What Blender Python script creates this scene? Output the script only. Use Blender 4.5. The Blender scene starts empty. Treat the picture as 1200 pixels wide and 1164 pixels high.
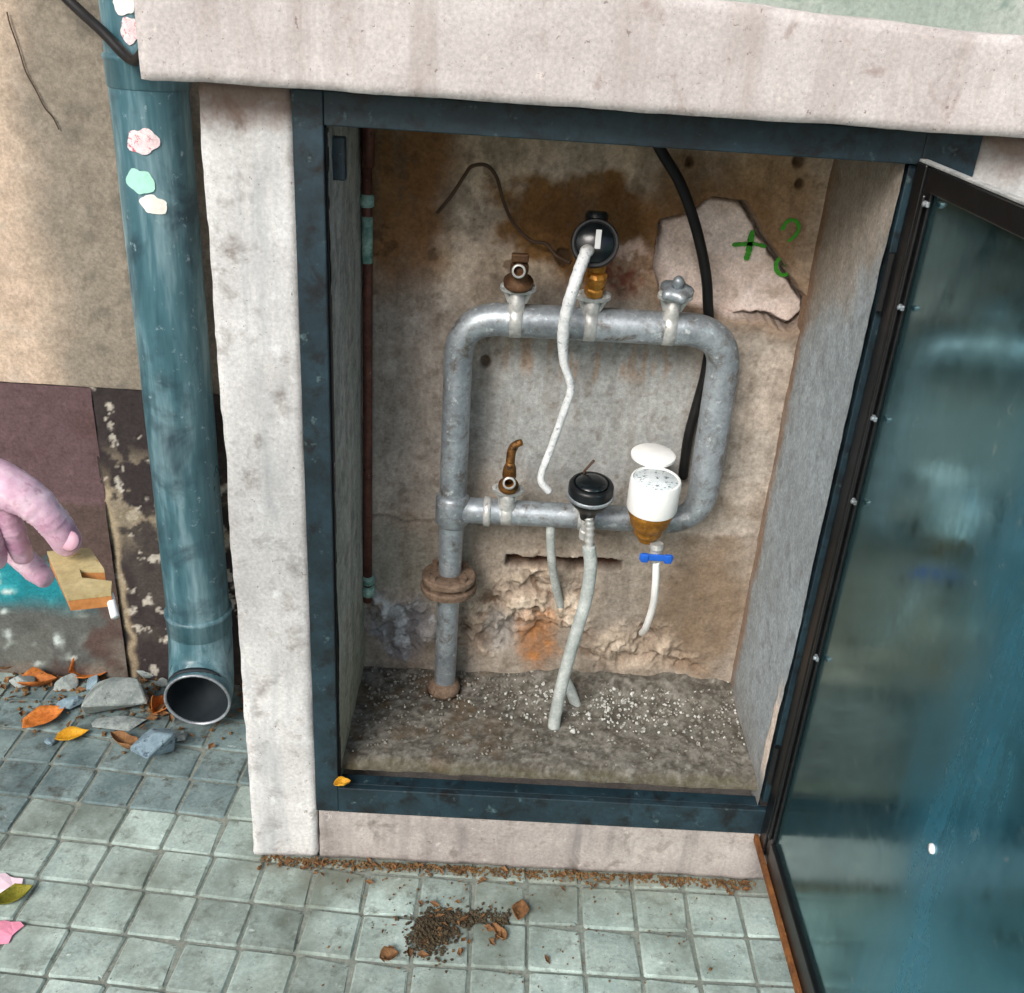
import bpy, bmesh, math, random
import numpy as np
from mathutils import Vector, Matrix, noise

random.seed(7)
SC = bpy.context.scene
COL = SC.collection
R = math.radians

# ------------------------------------------------------------------ camera
F_PX, PITCH, ROLL, YAW = 1172.4, .4657, -.0689, .0215
CAM = Vector((.5256, -1.2092, 1.3))
_fw = Vector((math.sin(YAW)*math.cos(PITCH), math.cos(YAW)*math.cos(PITCH), -math.sin(PITCH)))
_r = Vector((math.cos(YAW), -math.sin(YAW), 0))
_d = _fw.cross(_r)
_rt = _r*math.cos(ROLL) + _d*math.sin(ROLL)
_dn = _d*math.cos(ROLL) - _r*math.sin(ROLL)
cam = bpy.data.cameras.new('camera')
cam.sensor_fit = 'HORIZONTAL'; cam.sensor_width = 36
cam.lens = 36*F_PX/1200
cam.clip_start = .02; cam.clip_end = 500
camo = bpy.data.objects.new('camera', cam); COL.objects.link(camo)
m = Matrix((( _rt.x, -_dn.x, -_fw.x, CAM.x), (_rt.y, -_dn.y, -_fw.y, CAM.y), (_rt.z, -_dn.z, -_fw.z, CAM.z), (0, 0, 0, 1)))
camo.matrix_world = m
SC.camera = camo

# ------------------------------------------------------------------ light
SUN_ELEV, SUN_AZ = R(38), R(208)      # azimuth clockwise from +Y (north)
w = bpy.data.worlds.new('World'); SC.world = w; w.use_nodes = True
nt = w.node_tree
bg = nt.nodes['Background']
sky = nt.nodes.new('ShaderNodeTexSky'); sky.sky_type = 'NISHITA'; sky.sun_disc = False
sky.sun_elevation = SUN_ELEV; sky.sun_rotation = SUN_AZ
sky.air_density = 1.0; sky.dust_density = 3.0; sky.ozone_density = 1.0
nt.links.new(sky.outputs[0], bg.inputs[0]); bg.inputs[1].default_value = .062
sun = bpy.data.lights.new('sun', 'SUN'); sun.energy = 1.5; sun.angle = R(26); sun.color = (1, .975, .94)
suno = bpy.data.objects.new('sun', sun); COL.objects.link(suno)
sd = Vector((math.sin(SUN_AZ)*math.cos(SUN_ELEV), math.cos(SUN_AZ)*math.cos(SUN_ELEV), math.sin(SUN_ELEV)))
suno.rotation_euler = sd.to_track_quat('Z', 'Y').to_euler()
SC.view_settings.view_transform = 'Standard'; SC.view_settings.look = 'None'
SC.view_settings.gamma = 1; SC.view_settings.exposure = 1.12
SC.render.engine = 'CYCLES'
SC.cycles.max_bounces = 5; SC.cycles.use_adaptive_sampling = True; SC.cycles.adaptive_threshold = .04; SC.cycles.use_denoising = True

# ------------------------------------------------------------------ helpers
def ray(u, v): return _rt*((u-600)/F_PX) + _dn*((v-582)/F_PX) + _fw
def at(u, v, Y):                      # where a sight line meets the upright plane Y
    t = ray(u, v); return CAM + t*((Y-CAM.y)/t.y)
def atz(u, v, Z):                     # where it meets the level plane Z
    t = ray(u, v); return CAM + t*((Z-CAM.z)/t.z)
def s(r, g, b):
    f = lambda c: (c/255/12.92) if c/255 <= .04045 else ((c/255+.055)/1.055)**2.4
    return (f(r), f(g), f(b))

def tag(o, label=None, cat=None, group=None, kind=None):
    if label: o['label'] = label
    if cat: o['category'] = cat
    if group: o['group'] = group
    if kind: o['kind'] = kind
    return o
def empty(name, loc=(0, 0, 0)):
    o = bpy.data.objects.new(name, None); COL.objects.link(o); o.location = loc; o.empty_display_size = .05
    return o
def par(o, p):
    if p is not None:
        o.parent = p
        o.matrix_parent_inverse = Matrix.Translation(p.location).inverted() if p.parent is None else Matrix.Translation(p.parent.location if p.type == 'MESH' else p.location).inverted() @ Matrix.Identity(4)
    return o
def obj(name, verts, faces, mat, parent=None, smooth=False):
    """one mesh object; verts are world coordinates, stored relative to the thing's root"""
    me = bpy.data.meshes.new(name)
    base = Vector((0, 0, 0))
    p = parent
    while p is not None:
        base += p.location; p = p.parent
    me.from_pydata([tuple(Vector(v)-base) for v in verts], [], [tuple(f) for f in faces])
    me.validate(); me.update()
    o = bpy.data.objects.new(name, me); COL.objects.link(o)
    if mat: me.materials.append(mat)
    if smooth:
        me.polygons.foreach_set('use_smooth', [True]*len(me.polygons))
    if parent is not None: o.parent = parent
    return o
def fix_normals(o):
    bm = bmesh.new(); bm.from_mesh(o.data); bmesh.ops.recalc_face_normals(bm, faces=bm.faces[:]); bm.to_mesh(o.data); bm.free(); return o

class MB:
    def __init__(self): self.v = []; self.f = []
    def add(self, v, f):
        n = len(self.v); self.v += [tuple(a) for a in v]; self.f += [tuple(i+n for i in q) for q in f]; return self
    def box(self, x0, x1, y0, y1, z0, z1, c=.0):
        """box with chamfered edges c"""
        if c <= 0:
            v = [(x, y, z) for z in (z0, z1) for y in (y0, y1) for x in (x0, x1)]
            return self.add(v, [(0, 2, 3, 1), (4, 5, 7, 6), (0, 1, 5, 4), (2, 6, 7, 3), (0, 4, 6, 2), (1, 3, 7, 5)])
        bm = bmesh.new(); bmesh.ops.create_cube(bm, size=1)
        for q in bm.verts: q.co = Vector(((x0+x1)/2+q.co.x*(x1-x0), (y0+y1)/2+q.co.y*(y1-y0), (z0+z1)/2+q.co.z*(z1-z0)))
        bmesh.ops.bevel(bm, geom=bm.edges[:], offset=c, segments=2, affect='EDGES', profile=.5)
        bm.verts.index_update()
        r = self.add([q.co[:] for q in bm.verts], [[q.index for q in f.verts] for f in bm.faces]); bm.free(); return r
    def tube(self, pts, rad, seg=14, caps=True, squash=None):
        pts = [Vector(p) for p in pts]; n = len(pts)
        if not hasattr(rad, '__len__'): rad = [rad]*n
        t = []
        for i in range(n):
            a = pts[min(i+1, n-1)]-pts[max(i-1, 0)]; t.append(a.normalized())
        up = Vector((0, 0, 1)) if abs(t[0].z) < .9 else Vector((0, 1, 0))
        nrm = t[0].cross(up).normalized(); V = []
        for i in range(n):
            if i: nrm = (nrm - t[i]*nrm.dot(t[i])).normalized()
            b = t[i].cross(nrm)
            for k in range(seg):
                a = 2*math.pi*k/seg
                V.append(pts[i] + (nrm*math.cos(a)+b*math.sin(a))*rad[i])
        Fc = [(i*seg+k, i*seg+(k+1) % seg, (i+1)*seg+(k+1) % seg, (i+1)*seg+k) for i in range(n-1) for k in range(seg)]
        if caps: Fc += [tuple(range(seg-1, -1, -1)), tuple(range((n-1)*seg, n*seg))]
        return self.add(V, Fc)
    def lathe(self, prof, loc, axis=(0, 0, 1), seg=24, cap=True):
        """profile of (radius, height) turned about an axis"""
        ax = Vector(axis).normalized(); q = Vector((0, 0, 1)).rotation_difference(ax); loc = Vector(loc); V = []
        for r, h in prof:
            for k in range(seg):
                a = 2*math.pi*k/seg
                V.append(loc + q @ Vector((r*math.cos(a), r*math.sin(a), h)))
        n = len(prof)
        Fc = [(i*seg+k, i*seg+(k+1) % seg, (i+1)*seg+(k+1) % seg, (i+1)*seg+k) for i in range(n-1) for k in range(seg)]
        if cap and prof[0][0] > 1e-6: Fc.append(tuple(range(seg-1, -1, -1)))
        if cap and prof[-1][0] > 1e-6: Fc.append(tuple(range((n-1)*seg, n*seg)))
        return self.add(V, Fc)
    def build(self, name, mat, parent=None, smooth=False, auto=None):
        o = obj(name, self.v, self.f, mat, parent, smooth)
        if auto:
            o.data.polygons.foreach_set('use_smooth', [True]*len(o.data.polygons))
            o.data.set_sharp_from_angle(angle=R(auto))
        return o
def fillet(pts, r, n=7):
    pts = [Vector(p) for p in pts]; out = [pts[0]]
    for i in range(1, len(pts)-1):
        a, b, c = pts[i-1], pts[i], pts[i+1]
        d1 = (a-b).normalized(); d2 = (c-b).normalized()
        rr = min(r, (a-b).length*.48, (c-b).length*.48)
        p0 = b+d1*rr; p2 = b+d2*rr
        for k in range(n+1):
            q = k/n; out.append(p0*(1-q)**2 + b*2*q*(1-q) + p2*q*q)
    out.append(pts[-1]); return out
def smooth_path(pts, n=8):
    P = [Vector(p) for p in pts]; P = [P[0]*2-P[1]] + P + [P[-1]*2-P[-2]]; out = []
    for i in range(1, len(P)-2):
        for k in range(n):
            t = k/n; a, b, c, d = P[i-1:i+3]
            out.append(.5*((2*b)+(c-a)*t+(2*a-5*b+4*c-d)*t*t+(3*b-a-3*c+d)*t**3))
    out.append(P[-2]); return out

_tab = np.random.RandomState(11).rand(8, 256, 256)
def vn(x, y, k=0):
    xi = np.floor(x).astype(int); yi = np.floor(y).astype(int); fx = x-xi; fy = y-yi
    fx = fx*fx*(3-2*fx); fy = fy*fy*(3-2*fy); T = _tab[k % 8]
    a = T[xi % 256, yi % 256]; b = T[(xi+1) % 256, yi % 256]; c = T[xi % 256, (yi+1) % 256]; d = T[(xi+1) % 256, (yi+1) % 256]
    return (a*(1-fx)+b*fx)*(1-fy)+(c*(1-fx)+d*fx)*fy
def fbm(x, y, sc, oct=5, k=0, gain=.55):
    o = 0; a = 1; t = 0
    for i in range(oct):
        o = o + a*vn(x*sc+17.3*i+3*k, y*sc+9.1*i+7*k, k+i); t += a; a *= gain; sc *= 2.03
    return o/t
def sst(e0, e1, x):
    t = np.clip((x-e0)/(e1-e0), 0, 1); return t*t*(3-2*t)
def inpoly(X, Y, P):
    ins = np.zeros(X.shape, bool); dist = np.full(X.shape, 9.)
    for i in range(len(P)):
        x1, y1 = P[i]; x2, y2 = P[(i+1) % len(P)]
        c = ((y1 > Y) != (y2 > Y)) & (X < (x2-x1)*(Y-y1)/((y2-y1) or 1e-9)+x1); ins ^= c
        t = np.clip(((X-x1)*(x2-x1)+(Y-y1)*(y2-y1))/((x2-x1)**2+(y2-y1)**2), 0, 1)
        dist = np.minimum(dist, np.hypot(X-x1-t*(x2-x1), Y-y1-t*(y2-y1)))
    return np.where(ins, dist, -dist)      # >0 inside
def lay(rgb, mask, col):
    return rgb*(1-mask[..., None]) + np.array(col)*mask[..., None]

def relief(name, o0, ua, va, nrm, ulen, vlen, step, fn, mat, parent, gain=1.0):
    """a weathered masonry face: grid of real relief with its own colouring"""
    nu = int(round(ulen/step))+1; nv = int(round(vlen/step))+1
    U, V = np.meshgrid(np.linspace(0, ulen, nu), np.linspace(0, vlen, nv), indexing='ij')
    o0, ua, va, nrm = map(np.array, (o0, ua, va, nrm))
    P0 = o0 + U[..., None]*ua + V[..., None]*va
    h, rgb = fn(U, V, P0); rgb = rgb*gain
    P = P0 + h[..., None]*nrm
    base = np.array(parent.location) if parent else 0
    P = P - base
    idx = np.arange(nu*nv).reshape(nu, nv)
    Fq = np.stack([idx[:-1, :-1], idx[1:, :-1], idx[1:, 1:], idx[:-1, 1:]], -1).reshape(-1, 4)
    if np.dot(np.cross(ua, va), nrm) < 0: Fq = Fq[:, ::-1]
    me = bpy.data.meshes.new(name)
    me.from_pydata(P.reshape(-1, 3).tolist(), [], Fq.tolist()); me.update()
    at_ = me.color_attributes.new('albedo', 'FLOAT_COLOR', 'POINT')
    at_.data.foreach_set('color', np.concatenate([np.clip(rgb, 0, 1), np.ones(rgb.shape[:2]+(1,))], -1).reshape(-1).astype(np.float32))
    me.polygons.foreach_set('use_smooth', [True]*len(me.polygons))
    me.materials.append(mat)
    o = bpy.data.objects.new(name, me); COL.objects.link(o); o.parent = parent
    return o

def masonry(name, x0, x1, y0, y1, z0, z1, mat, parent, step=.012, rnd=.006, amp=.0015, chip=.006, seed=0, top=None):
    """block of cast or rendered masonry with worn, chipped edges"""
    ds = (x1-x0, y1-y0, z1-z0); lo = (x0, y0, z0)
    n = [max(1, int(round(q/step))) for q in ds]
    V = {}; vl = []; Fc = []
    def vid(i, j, k):
        key = (i, j, k)
        if key not in V: V[key] = len(vl); vl.append(Vector((x0+ds[0]*i/n[0], y0+ds[1]*j/n[1], z0+ds[2]*k/n[2])))
        return V[key]
    for k in (0, n[2]):
        for i in range(n[0]):
            for j in range(n[1]):
                q = [vid(i, j, k), vid(i+1, j, k), vid(i+1, j+1, k), vid(i, j+1, k)]; Fc.append(q if k else q[::-1])
    for j in (0, n[1]):
        for i in range(n[0]):
            for k in range(n[2]):
                q = [vid(i, j, k), vid(i+1, j, k), vid(i+1, j, k+1), vid(i, j, k+1)]; Fc.append(q if not j else q[::-1])
    for i in (0, n[0]):
        for j in range(n[1]):
            for k in range(n[2]):
                q = [vid(i, j, k), vid(i, j+1, k), vid(i, j+1, k+1), vid(i, j, k+1)]; Fc.append(q if i else q[::-1])
    out = []
    off = Vector((seed*3.7, seed*1.3, seed*.7))
    for p in vl:
        c = noise.noise((p+off)*28); r = rnd + chip*max(0, c)
        q = Vector((min(max(p.x, x0+r), x1-r), min(max(p.y, y0+r), y1-r), min(max(p.z, z0+r), z1-r)))
        d = p-q
        if d.length > 1e-9: p = q + d.normalized()*min(d.length, r)
        nv = noise.noise_vector((p+off)*14)*amp*1.4 + noise.noise_vector((p+off)*60)*amp*.6
        p = p+nv
        if top and p.z > z0+.6*(z1-z0): p.z += top(p.x)
        out.append(p)
    return obj(name, out, Fc, mat, parent, True)

# ------------------------------------------------------------------ materials
def newmat(name):
    m = bpy.data.materials.new(name); m.use_nodes = True
    return m, m.node_tree, m.node_tree.nodes['Principled BSDF']
def nnoise(t, co, sc, det=6, rough=.6, dist=0):
    n = t.nodes.new('ShaderNodeTexNoise'); n.inputs['Scale'].default_value = sc; n.inputs['Detail'].default_value = min(det, 4)
    n.inputs['Roughness'].default_value = rough; n.inputs['Distortion'].default_value = dist
    t.links.new(co, n.inputs['Vector']); return n.outputs['Fac']
def ramp(t, fac, stops):
    r = t.nodes.new('ShaderNodeValToRGB'); e = r.color_ramp.elements
    while len(e) < len(stops): e.new(.5)
    for q, (p, c) in zip(e, stops): q.position = p; q.color = (*c, 1) if len(c) == 3 else c
    t.links.new(fac, r.inputs[0]); return r.outputs[0]
def mixc(t, fac, a, b, mode='MIX'):
    n = t.nodes.new('ShaderNodeMix'); n.data_type = 'RGBA'; n.blend_type = mode
    for sock, v in ((n.inputs[0], fac), (n.inputs[6], a), (n.inputs[7], b)):
        if isinstance(v, (int, float)): sock.default_value = v
        elif isinstance(v, tuple): sock.default_value = (*v, 1)
        else: t.links.new(v, sock)
    return n.outputs[2]
def mrange(t, v, a, b):
    n = t.nodes.new('ShaderNodeMapRange'); n.inputs[1].default_value = a; n.inputs[2].default_value = b; n.inputs[4].default_value = .75
    t.links.new(v, n.inputs[0]); return n.outputs[0]
BW = lambda a, b: [(a, (0, 0, 0)), (b, (1, 1, 1))]
def coords(t, rnd=False):
    c = t.nodes.new('ShaderNodeTexCoord'); o = c.outputs['Object']
    if rnd:
        i = t.nodes.new('ShaderNodeObjectInfo'); a = t.nodes.new('ShaderNodeVectorMath'); a.operation = 'MULTIPLY_ADD'
        cb = t.nodes.new('ShaderNodeCombineXYZ')
        for k in range(3): t.links.new(i.outputs['Random'], cb.inputs[k])
        a.inputs[1].default_value = (37, 53, 71); t.links.new(cb.outputs[0], a.inputs[0]); t.links.new(o, a.inputs[2]); o = a.outputs[0]
        return o, i.outputs['Random']
    return o, None
def bump(t, b, h, strength, dist=.002):
    n = t.nodes.new('ShaderNodeBump'); n.inputs['Strength'].default_value = strength; n.inputs['Distance'].default_value = dist
    t.links.new(h, n.inputs['Height']); t.links.new(n.outputs[0], b.inputs['Normal'])
def weathered(name, ca, cb, scale=14, dark=None, dk=(.62, .72), light=None, lt=(.66, .74), rough=.85, bstr=.5, bdist=.002, fine=160, metal=0, rnd=0, spec=.3, dscale=None, coat=0, grain=.42, dirt=None, pits=None, topstain=None, streak=None):
    m, t, b = newmat(name); co, rv = coords(t, rnd > 0)
    c = ramp(t, nnoise(t, co, scale, 8, .65), [(.3, ca), (.7, cb)])
    fn_ = nnoise(t, co, fine, 5, .7)
    c = mixc(t, grain, c, ramp(t, fn_, [(.3, (.45, .45, .45)), (.72, (1.35, 1.35, 1.35))]), 'MULTIPLY')
    if dark: c = mixc(t, ramp(t, nnoise(t, co, dscale or scale*2.2, 8, .7, .3), BW(*dk)), c, dark)
    if light: c = mixc(t, ramp(t, nnoise(t, co, (dscale or scale*2.2)*1.7, 6, .65), BW(*lt)), c, light)
    if streak:
        mp = t.nodes.new('ShaderNodeMapping'); mp.inputs['Scale'].default_value = (1, 1, .12); t.links.new(co, mp.inputs['Vector'])
        c = mixc(t, ramp(t, nnoise(t, mp.outputs[0], 22, 4, .7, .3), [(.5, (0, 0, 0)), (.74, (.65, .65, .65))]), c, streak)
    if pits:
        c = mixc(t, ramp(t, nnoise(t, co, 75, 3, .8), [(.66, (0, 0, 0)), (.70, (.75, .75, .75))]), c, pits)
        c = mixc(t, ramp(t, nnoise(t, co, 140, 3, .8), [(.30, (.5, .5, .5)), (.36, (0, 0, 0))]), c, pits)
    if topstain:
        gz = t.nodes.new('ShaderNodeNewGeometry').outputs['Position']; sp = t.nodes.new('ShaderNodeSeparateXYZ'); t.links.new(gz, sp.inputs[0])
        ma = t.nodes.new('ShaderNodeMath'); ma.operation = 'MULTIPLY_ADD'; ma.inputs[1].default_value = .1; t.links.new(nnoise(t, co, 14, 4, .65), ma.inputs[0]); t.links.new(sp.outputs[2], ma.inputs[2])
        c = mixc(t, mrange(t, ma.outputs[0], 1.185, 1.225), c, topstain)
    if dirt:
        gp = t.nodes.new('ShaderNodeNewGeometry').outputs['Position']
        c = mixc(t, ramp(t, nnoise(t, gp, 5, 4, .65), [(.44, (0, 0, 0)), (.68, (.8, .8, .8))]), c, dirt)
        sy = t.nodes.new('ShaderNodeSeparateXYZ'); t.links.new(gp, sy.inputs[0]); mz = t.nodes.new('ShaderNodeMath'); mz.operation = 'MULTIPLY_ADD'; mz.inputs[1].default_value = .16; t.links.new(nnoise(t, gp, 16, 4, .7), mz.inputs[0]); t.links.new(sy.outputs[1], mz.inputs[2])
        mx = t.nodes.new('ShaderNodeMath'); mx.operation = 'MULTIPLY'; t.links.new(mrange(t, mz.outputs[0], .0, .09), mx.inputs[0]); t.links.new(mrange(t, sy.outputs[0], .12, .22), mx.inputs[1])
        c = mixc(t, mx.outputs[0], c, s(104, 96, 78))
    if rnd:
        rr = ramp(t, rv, [(0, (1-rnd,)*3), (1, (1+rnd,)*3)]); c = mixc(t, 1.0, c, rr, 'MULTIPLY')
    t.links.new(c, b.inputs['Base Color'])
    b.inputs['Roughness'].default_value = rough; b.inputs['Metallic'].default_value = metal
    b.inputs['Specular IOR Level'].default_value = spec
    if coat: b.inputs['Coat Weight'].default_value = coat; b.inputs['Coat Roughness'].default_value = .15
    bump(t, b, mixc(t, .5, nnoise(t, co, scale*4, 8, .7), fn_), bstr, bdist)
    return m
def relief_mat(name, rough=.92, fine=170, amount=.45):
    m, t, b = newmat(name); co, _ = coords(t)
    a = t.nodes.new('ShaderNodeAttribute'); a.attribute_name = 'albedo'
    f1 = nnoise(t, co, fine, 6, .75); f2 = nnoise(t, co, 45, 8, .7)
    c = mixc(t, amount, a.outputs['Color'], ramp(t, f1, [(.3, (.35, .35, .35)), (.7, (1.5, 1.5, 1.5))]), 'MULTIPLY')
    c = mixc(t, amount, c, ramp(t, f2, [(.3, (.55, .53, .5)), (.7, (1.35, 1.35, 1.37))]), 'MULTIPLY')
    t.links.new(c, b.inputs['Base Color']); b.inputs['Roughness'].default_value = rough; b.inputs['Specular IOR Level'].default_value = .2
    bump(t, b, mixc(t, .5, f1, f2), .55, .003)
    return m
def plain(name, c, rough=.5, metal=0, var=.25, scale=60, bstr=.15, spec=.5):
    return weathered(name, tuple(q*(1-var) for q in c), tuple(min(1, q*(1+var)) for q in c), scale, rough=rough, metal=metal, bstr=bstr, bdist=.001, spec=spec, grain=.15)

M = {}
M['lintel'] = weathered('pink cement render', s(184, 176, 173), s(212, 206, 203), 9, dark=s(136, 112, 104), dk=(.60, .8), light=s(216, 208, 202), pits=s(128, 112, 106), streak=s(158, 146, 140), rough=.9, bstr=.6, fine=210)
M['pillar'] = weathered('pale lime render', s(186, 184, 182), s(222, 222, 220), 8, dark=s(128, 120, 114), dk=(.54, .74), light=s(232, 234, 234), lt=(.6, .75), pits=s(120, 114, 108), streak=s(152, 158, 162), topstain=s(128, 96, 80), rough=.9, bstr=.6, fine=190)
M['plinth'] = weathered('stained pink render', s(150, 142, 138), s(184, 176, 170), 10, dark=s(110, 102, 96), dk=(.54, .76), light=s(204, 196, 192), lt=(.64, .74), pits=s(104, 92, 86), streak=s(112, 108, 108), rough=.9, bstr=.6, fine=190)
M['relief'] = relief_mat('weathered cement')
M['steel'] = weathered('blue black painted steel', s(17, 33, 40), s(36, 60, 70), 14, dark=s(16, 17, 19), dk=(.50, .68), light=s(92, 114, 116), lt=(.63, .78), rough=.5, bstr=.3, fine=120, spec=.5)
M['door_steel'] = weathered('black painted steel', s(8, 9, 10), s(20, 21, 23), 25, dark=s(22, 21, 20), dk=(.66, .8), light=s(150, 140, 130), lt=(.73, .8), rough=.35, bstr=.25, fine=140, spec=.6)
M['rust'] = weathered('rust', s(88, 52, 30), s(150, 98, 52), 30, dark=s(46, 32, 26), light=s(190, 150, 90), rough=.85, bstr=.6)
M['galv'] = weathered('galvanised pipe', s(126, 134, 140), s(182, 190, 196), 18, dark=s(102, 92, 80), dk=(.52, .72), light=s(222, 228, 230), lt=(.60, .74), rough=.42, metal=.5, bstr=.35, fine=170, spec=.5)
M['galv_bright'] = weathered('bright zinc', s(170, 172, 170), s(216, 216, 212), 30, dark=s(120, 110, 100), rough=.4, metal=.4, bstr=.3)
M['rust_iron'] = weathered('rusty cast iron', s(92, 74, 60), s(140, 118, 100), 40, dark=s(50, 38, 32), light=s(186, 160, 140), rough=.8, bstr=.6)
M['old_brass'] = weathered('brown brass', s(138, 90, 32), s(196, 138, 58), 40, dark=s(70, 46, 26), light=s(226, 190, 120), lt=(.64, .76), rough=.38, metal=.5, bstr=.3)
M['dull_brass'] = weathered('dull brown brass', s(84, 56, 26), s(140, 96, 46), 40, dark=s(44, 32, 24), dk=(.5, .66), light=s(190, 156, 96), lt=(.68, .78), rough=.5, metal=.5, bstr=.4)
M['bronze'] = weathered('dark bronze', s(64, 44, 30), s(110, 80, 54), 40, dark=s(34, 26, 22), light=s(190, 160, 140), lt=(.68, .78), rough=.6, metal=.3, bstr=.4)
M['black_plastic'] = weathered('black plastic', s(14, 16, 18), s(30, 34, 36), 40, light=s(90, 96, 100), lt=(.7, .8), rough=.35, bstr=.15)
M['meter_glass'] = plain('dark meter glass', s(16, 22, 25), .22, 0, .2, 30, .03, .5)
M['white_plastic'] = weathered('white plastic', s(232, 234, 232), s(248, 248, 246), 20, dark=s(196, 192, 182), dk=(.7, .85), rough=.35, bstr=.03, grain=.04)
M['dial'] = weathered('dial face', s(200, 210, 214), s(232, 238, 240), 60, dark=s(90, 110, 120), dk=(.56, .62), rough=.3, bstr=.03, dscale=160, grain=.1)
M['blue'] = plain('blue handle plastic', s(28, 92, 190), .35, 0, .25, 50, .1)
M['tape'] = weathered('white wrapping tape', s(206, 210, 212), s(240, 242, 242), 45, dark=s(140, 146, 150), dk=(.58, .7), rough=.32, bstr=.5, bdist=.003)
M['conduit'] = weathered('grey pvc hose', s(150, 158, 156), s(196, 202, 198), 30, dark=s(100, 106, 104), dk=(.6, .74), light=s(216, 220, 216), rough=.5, bstr=.3)
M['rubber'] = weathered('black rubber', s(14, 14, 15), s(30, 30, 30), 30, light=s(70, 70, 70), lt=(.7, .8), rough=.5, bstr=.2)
M['copper'] = weathered('brown copper tube', s(84, 50, 42), s(128, 84, 72), 30, dark=s(46, 32, 30), light=s(158, 130, 120), rough=.5, metal=.4, bstr=.2)
M['verdigris'] = weathered('verdigris', s(76, 120, 108), s(170, 200, 188), 60, dark=s(36, 60, 54), rough=.8, bstr=.5)
M['wire'] = plain('brown wire', s(70, 50, 34), .7)
def mk_drain():
    m, t, b = newmat('blue green painted drainpipe'); co, _ = coords(t)
    mp = t.nodes.new('ShaderNodeMapping'); mp.inputs['Scale'].default_value = (1, 1, .13); t.links.new(co, mp.inputs['Vector'])
    n1 = nnoise(t, mp.outputs[0], 26, 4, .65); n2 = nnoise(t, co, 9, 4, .65, .4); n3 = nnoise(t, co, 60, 4, .7)
    c = ramp(t, n1, [(.3, s(38, 74, 84)), (.5, s(70, 108, 118)), (.72, s(134, 164, 172))])
    c = mixc(t, ramp(t, n2, [(.5, (0, 0, 0)), (.68, (.85, .85, .85))]), c, s(30, 54, 66))
    c = mixc(t, ramp(t, n3, [(.62, (0, 0, 0)), (.72, (.7, .7, .7))]), c, s(150, 174, 180))
    t.links.new(c, b.inputs['Base Color']); b.inputs['Roughness'].default_value = .36
    t.links.new(ramp(t, n2, [(.3, (.25,)*3), (.7, (.55,)*3)]), b.inputs['Roughness'])
    bump(t, b, mixc(t, .5, n1, n3), .35, .002); return m
M['drain'] = mk_drain()
M['drain_in'] = plain('drain inside', s(24, 34, 40), .7)
M['sticker_pink'] = weathered('pink sticker', s(226, 200, 204), s(244, 232, 232), 60, dark=s(196, 110, 124), dk=(.56, .62), rough=.6, bstr=.1)
M['sticker_mint'] = plain('mint sticker', s(168, 224, 206), .6, 0, .1)
M['sticker_white'] = plain('white sticker', s(238, 236, 228), .6, 0, .06)
M['glass'] = None
M['leaf_orange'] = weathered('orange dead leaf', s(150, 78, 28), s(206, 126, 58), 40, dark=s(84, 44, 22), rough=.7, bstr=.4, rnd=.2)
M['leaf_yellow'] = weathered('yellow dead leaf', s(196, 132, 20), s(226, 176, 52), 40, dark=s(130, 76, 20), rough=.6, bstr=.4)
M['leaf_olive'] = weathered('olive leaf', s(92, 96, 24), s(150, 142, 44), 40, dark=s(70, 60, 22), rough=.6, bstr=.4)
M['leaf_brown'] = weathered('brown dead leaf', s(98, 68, 42), s(150, 110, 72), 40, dark=s(58, 40, 28), rough=.8, bstr=.4, rnd=.3)
M['stone'] = weathered('grey stone', s(118, 128, 126), s(176, 184, 180), 26, dark=s(80, 88, 90), dk=(.56, .7), light=s(206, 210, 206), rough=.9, bstr=.7, rnd=.12)
M['stone_blue'] = weathered('blue grey slate stone', s(100, 122, 134), s(150, 172, 182), 26, dark=s(66, 82, 96), dk=(.54, .66), light=s(196, 206, 210), rough=.85, bstr=.7)
M['gravel'] = weathered('gravel', s(100, 96, 88), s(160, 156, 146), 60, dark=s(54, 48, 42), light=s(226, 226, 220), lt=(.64, .70), rough=.9, dscale=60)
M['gravel_white'] = weathered('pale gravel', s(150, 150, 144), s(220, 220, 214), 90, rough=.9)
M['litter'] = weathered('dirt and leaf litter', s(78, 58, 36), s(136, 104, 66), 60, dark=s(48, 36, 26), light=s(180, 150, 110), rough=.95, dscale=70)
M['soil'] = weathered('dark soil', s(52, 44, 34), s(92, 80, 60), 60, dark=s(36, 30, 24), light=s(190, 180, 150), lt=(.7, .76), rough=.95, bstr=.8)
M['tile'] = weathered('grey green paving tile', s(146, 164, 158), s(182, 198, 190), 16, dark=s(106, 114, 106), dk=(.54, .74), light=s(206, 220, 214), lt=(.64, .76), dirt=s(98, 104, 92), pits=s(84, 90, 82), rough=.85, bstr=.5, fine=170, rnd=.16)
M['tile_dark'] = weathered('soiled paving tile', s(88, 106, 108), s(132, 150, 148), 14, dark=s(70, 68, 62), dk=(.52, .72), light=s(172, 184, 184), lt=(.66, .78), rough=.85, bstr=.5, fine=150, rnd=.16)
M['joint'] = weathered('dirty mortar joint', s(114, 122, 114), s(142, 146, 136), 40, dark=s(60, 54, 40), rough=.95, bstr=.6)
M['asphalt'] = weathered('asphalt', s(56, 57, 58), s(76, 77, 78), 30, rough=.9, light=s(110, 110, 110), lt=(.66, .72))
M['green_wall'] = weathered('pale green paint', s(134, 150, 140), s(172, 180, 172), 9, dark=s(104, 128, 118), dk=(.56, .72), rough=.6, bstr=.3)
M['skin'] = None
M['wood'] = weathered('tan wood', s(166, 148, 102), s(200, 184, 138), 30, dark=s(150, 118, 62), rough=.6, bstr=.2)
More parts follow.
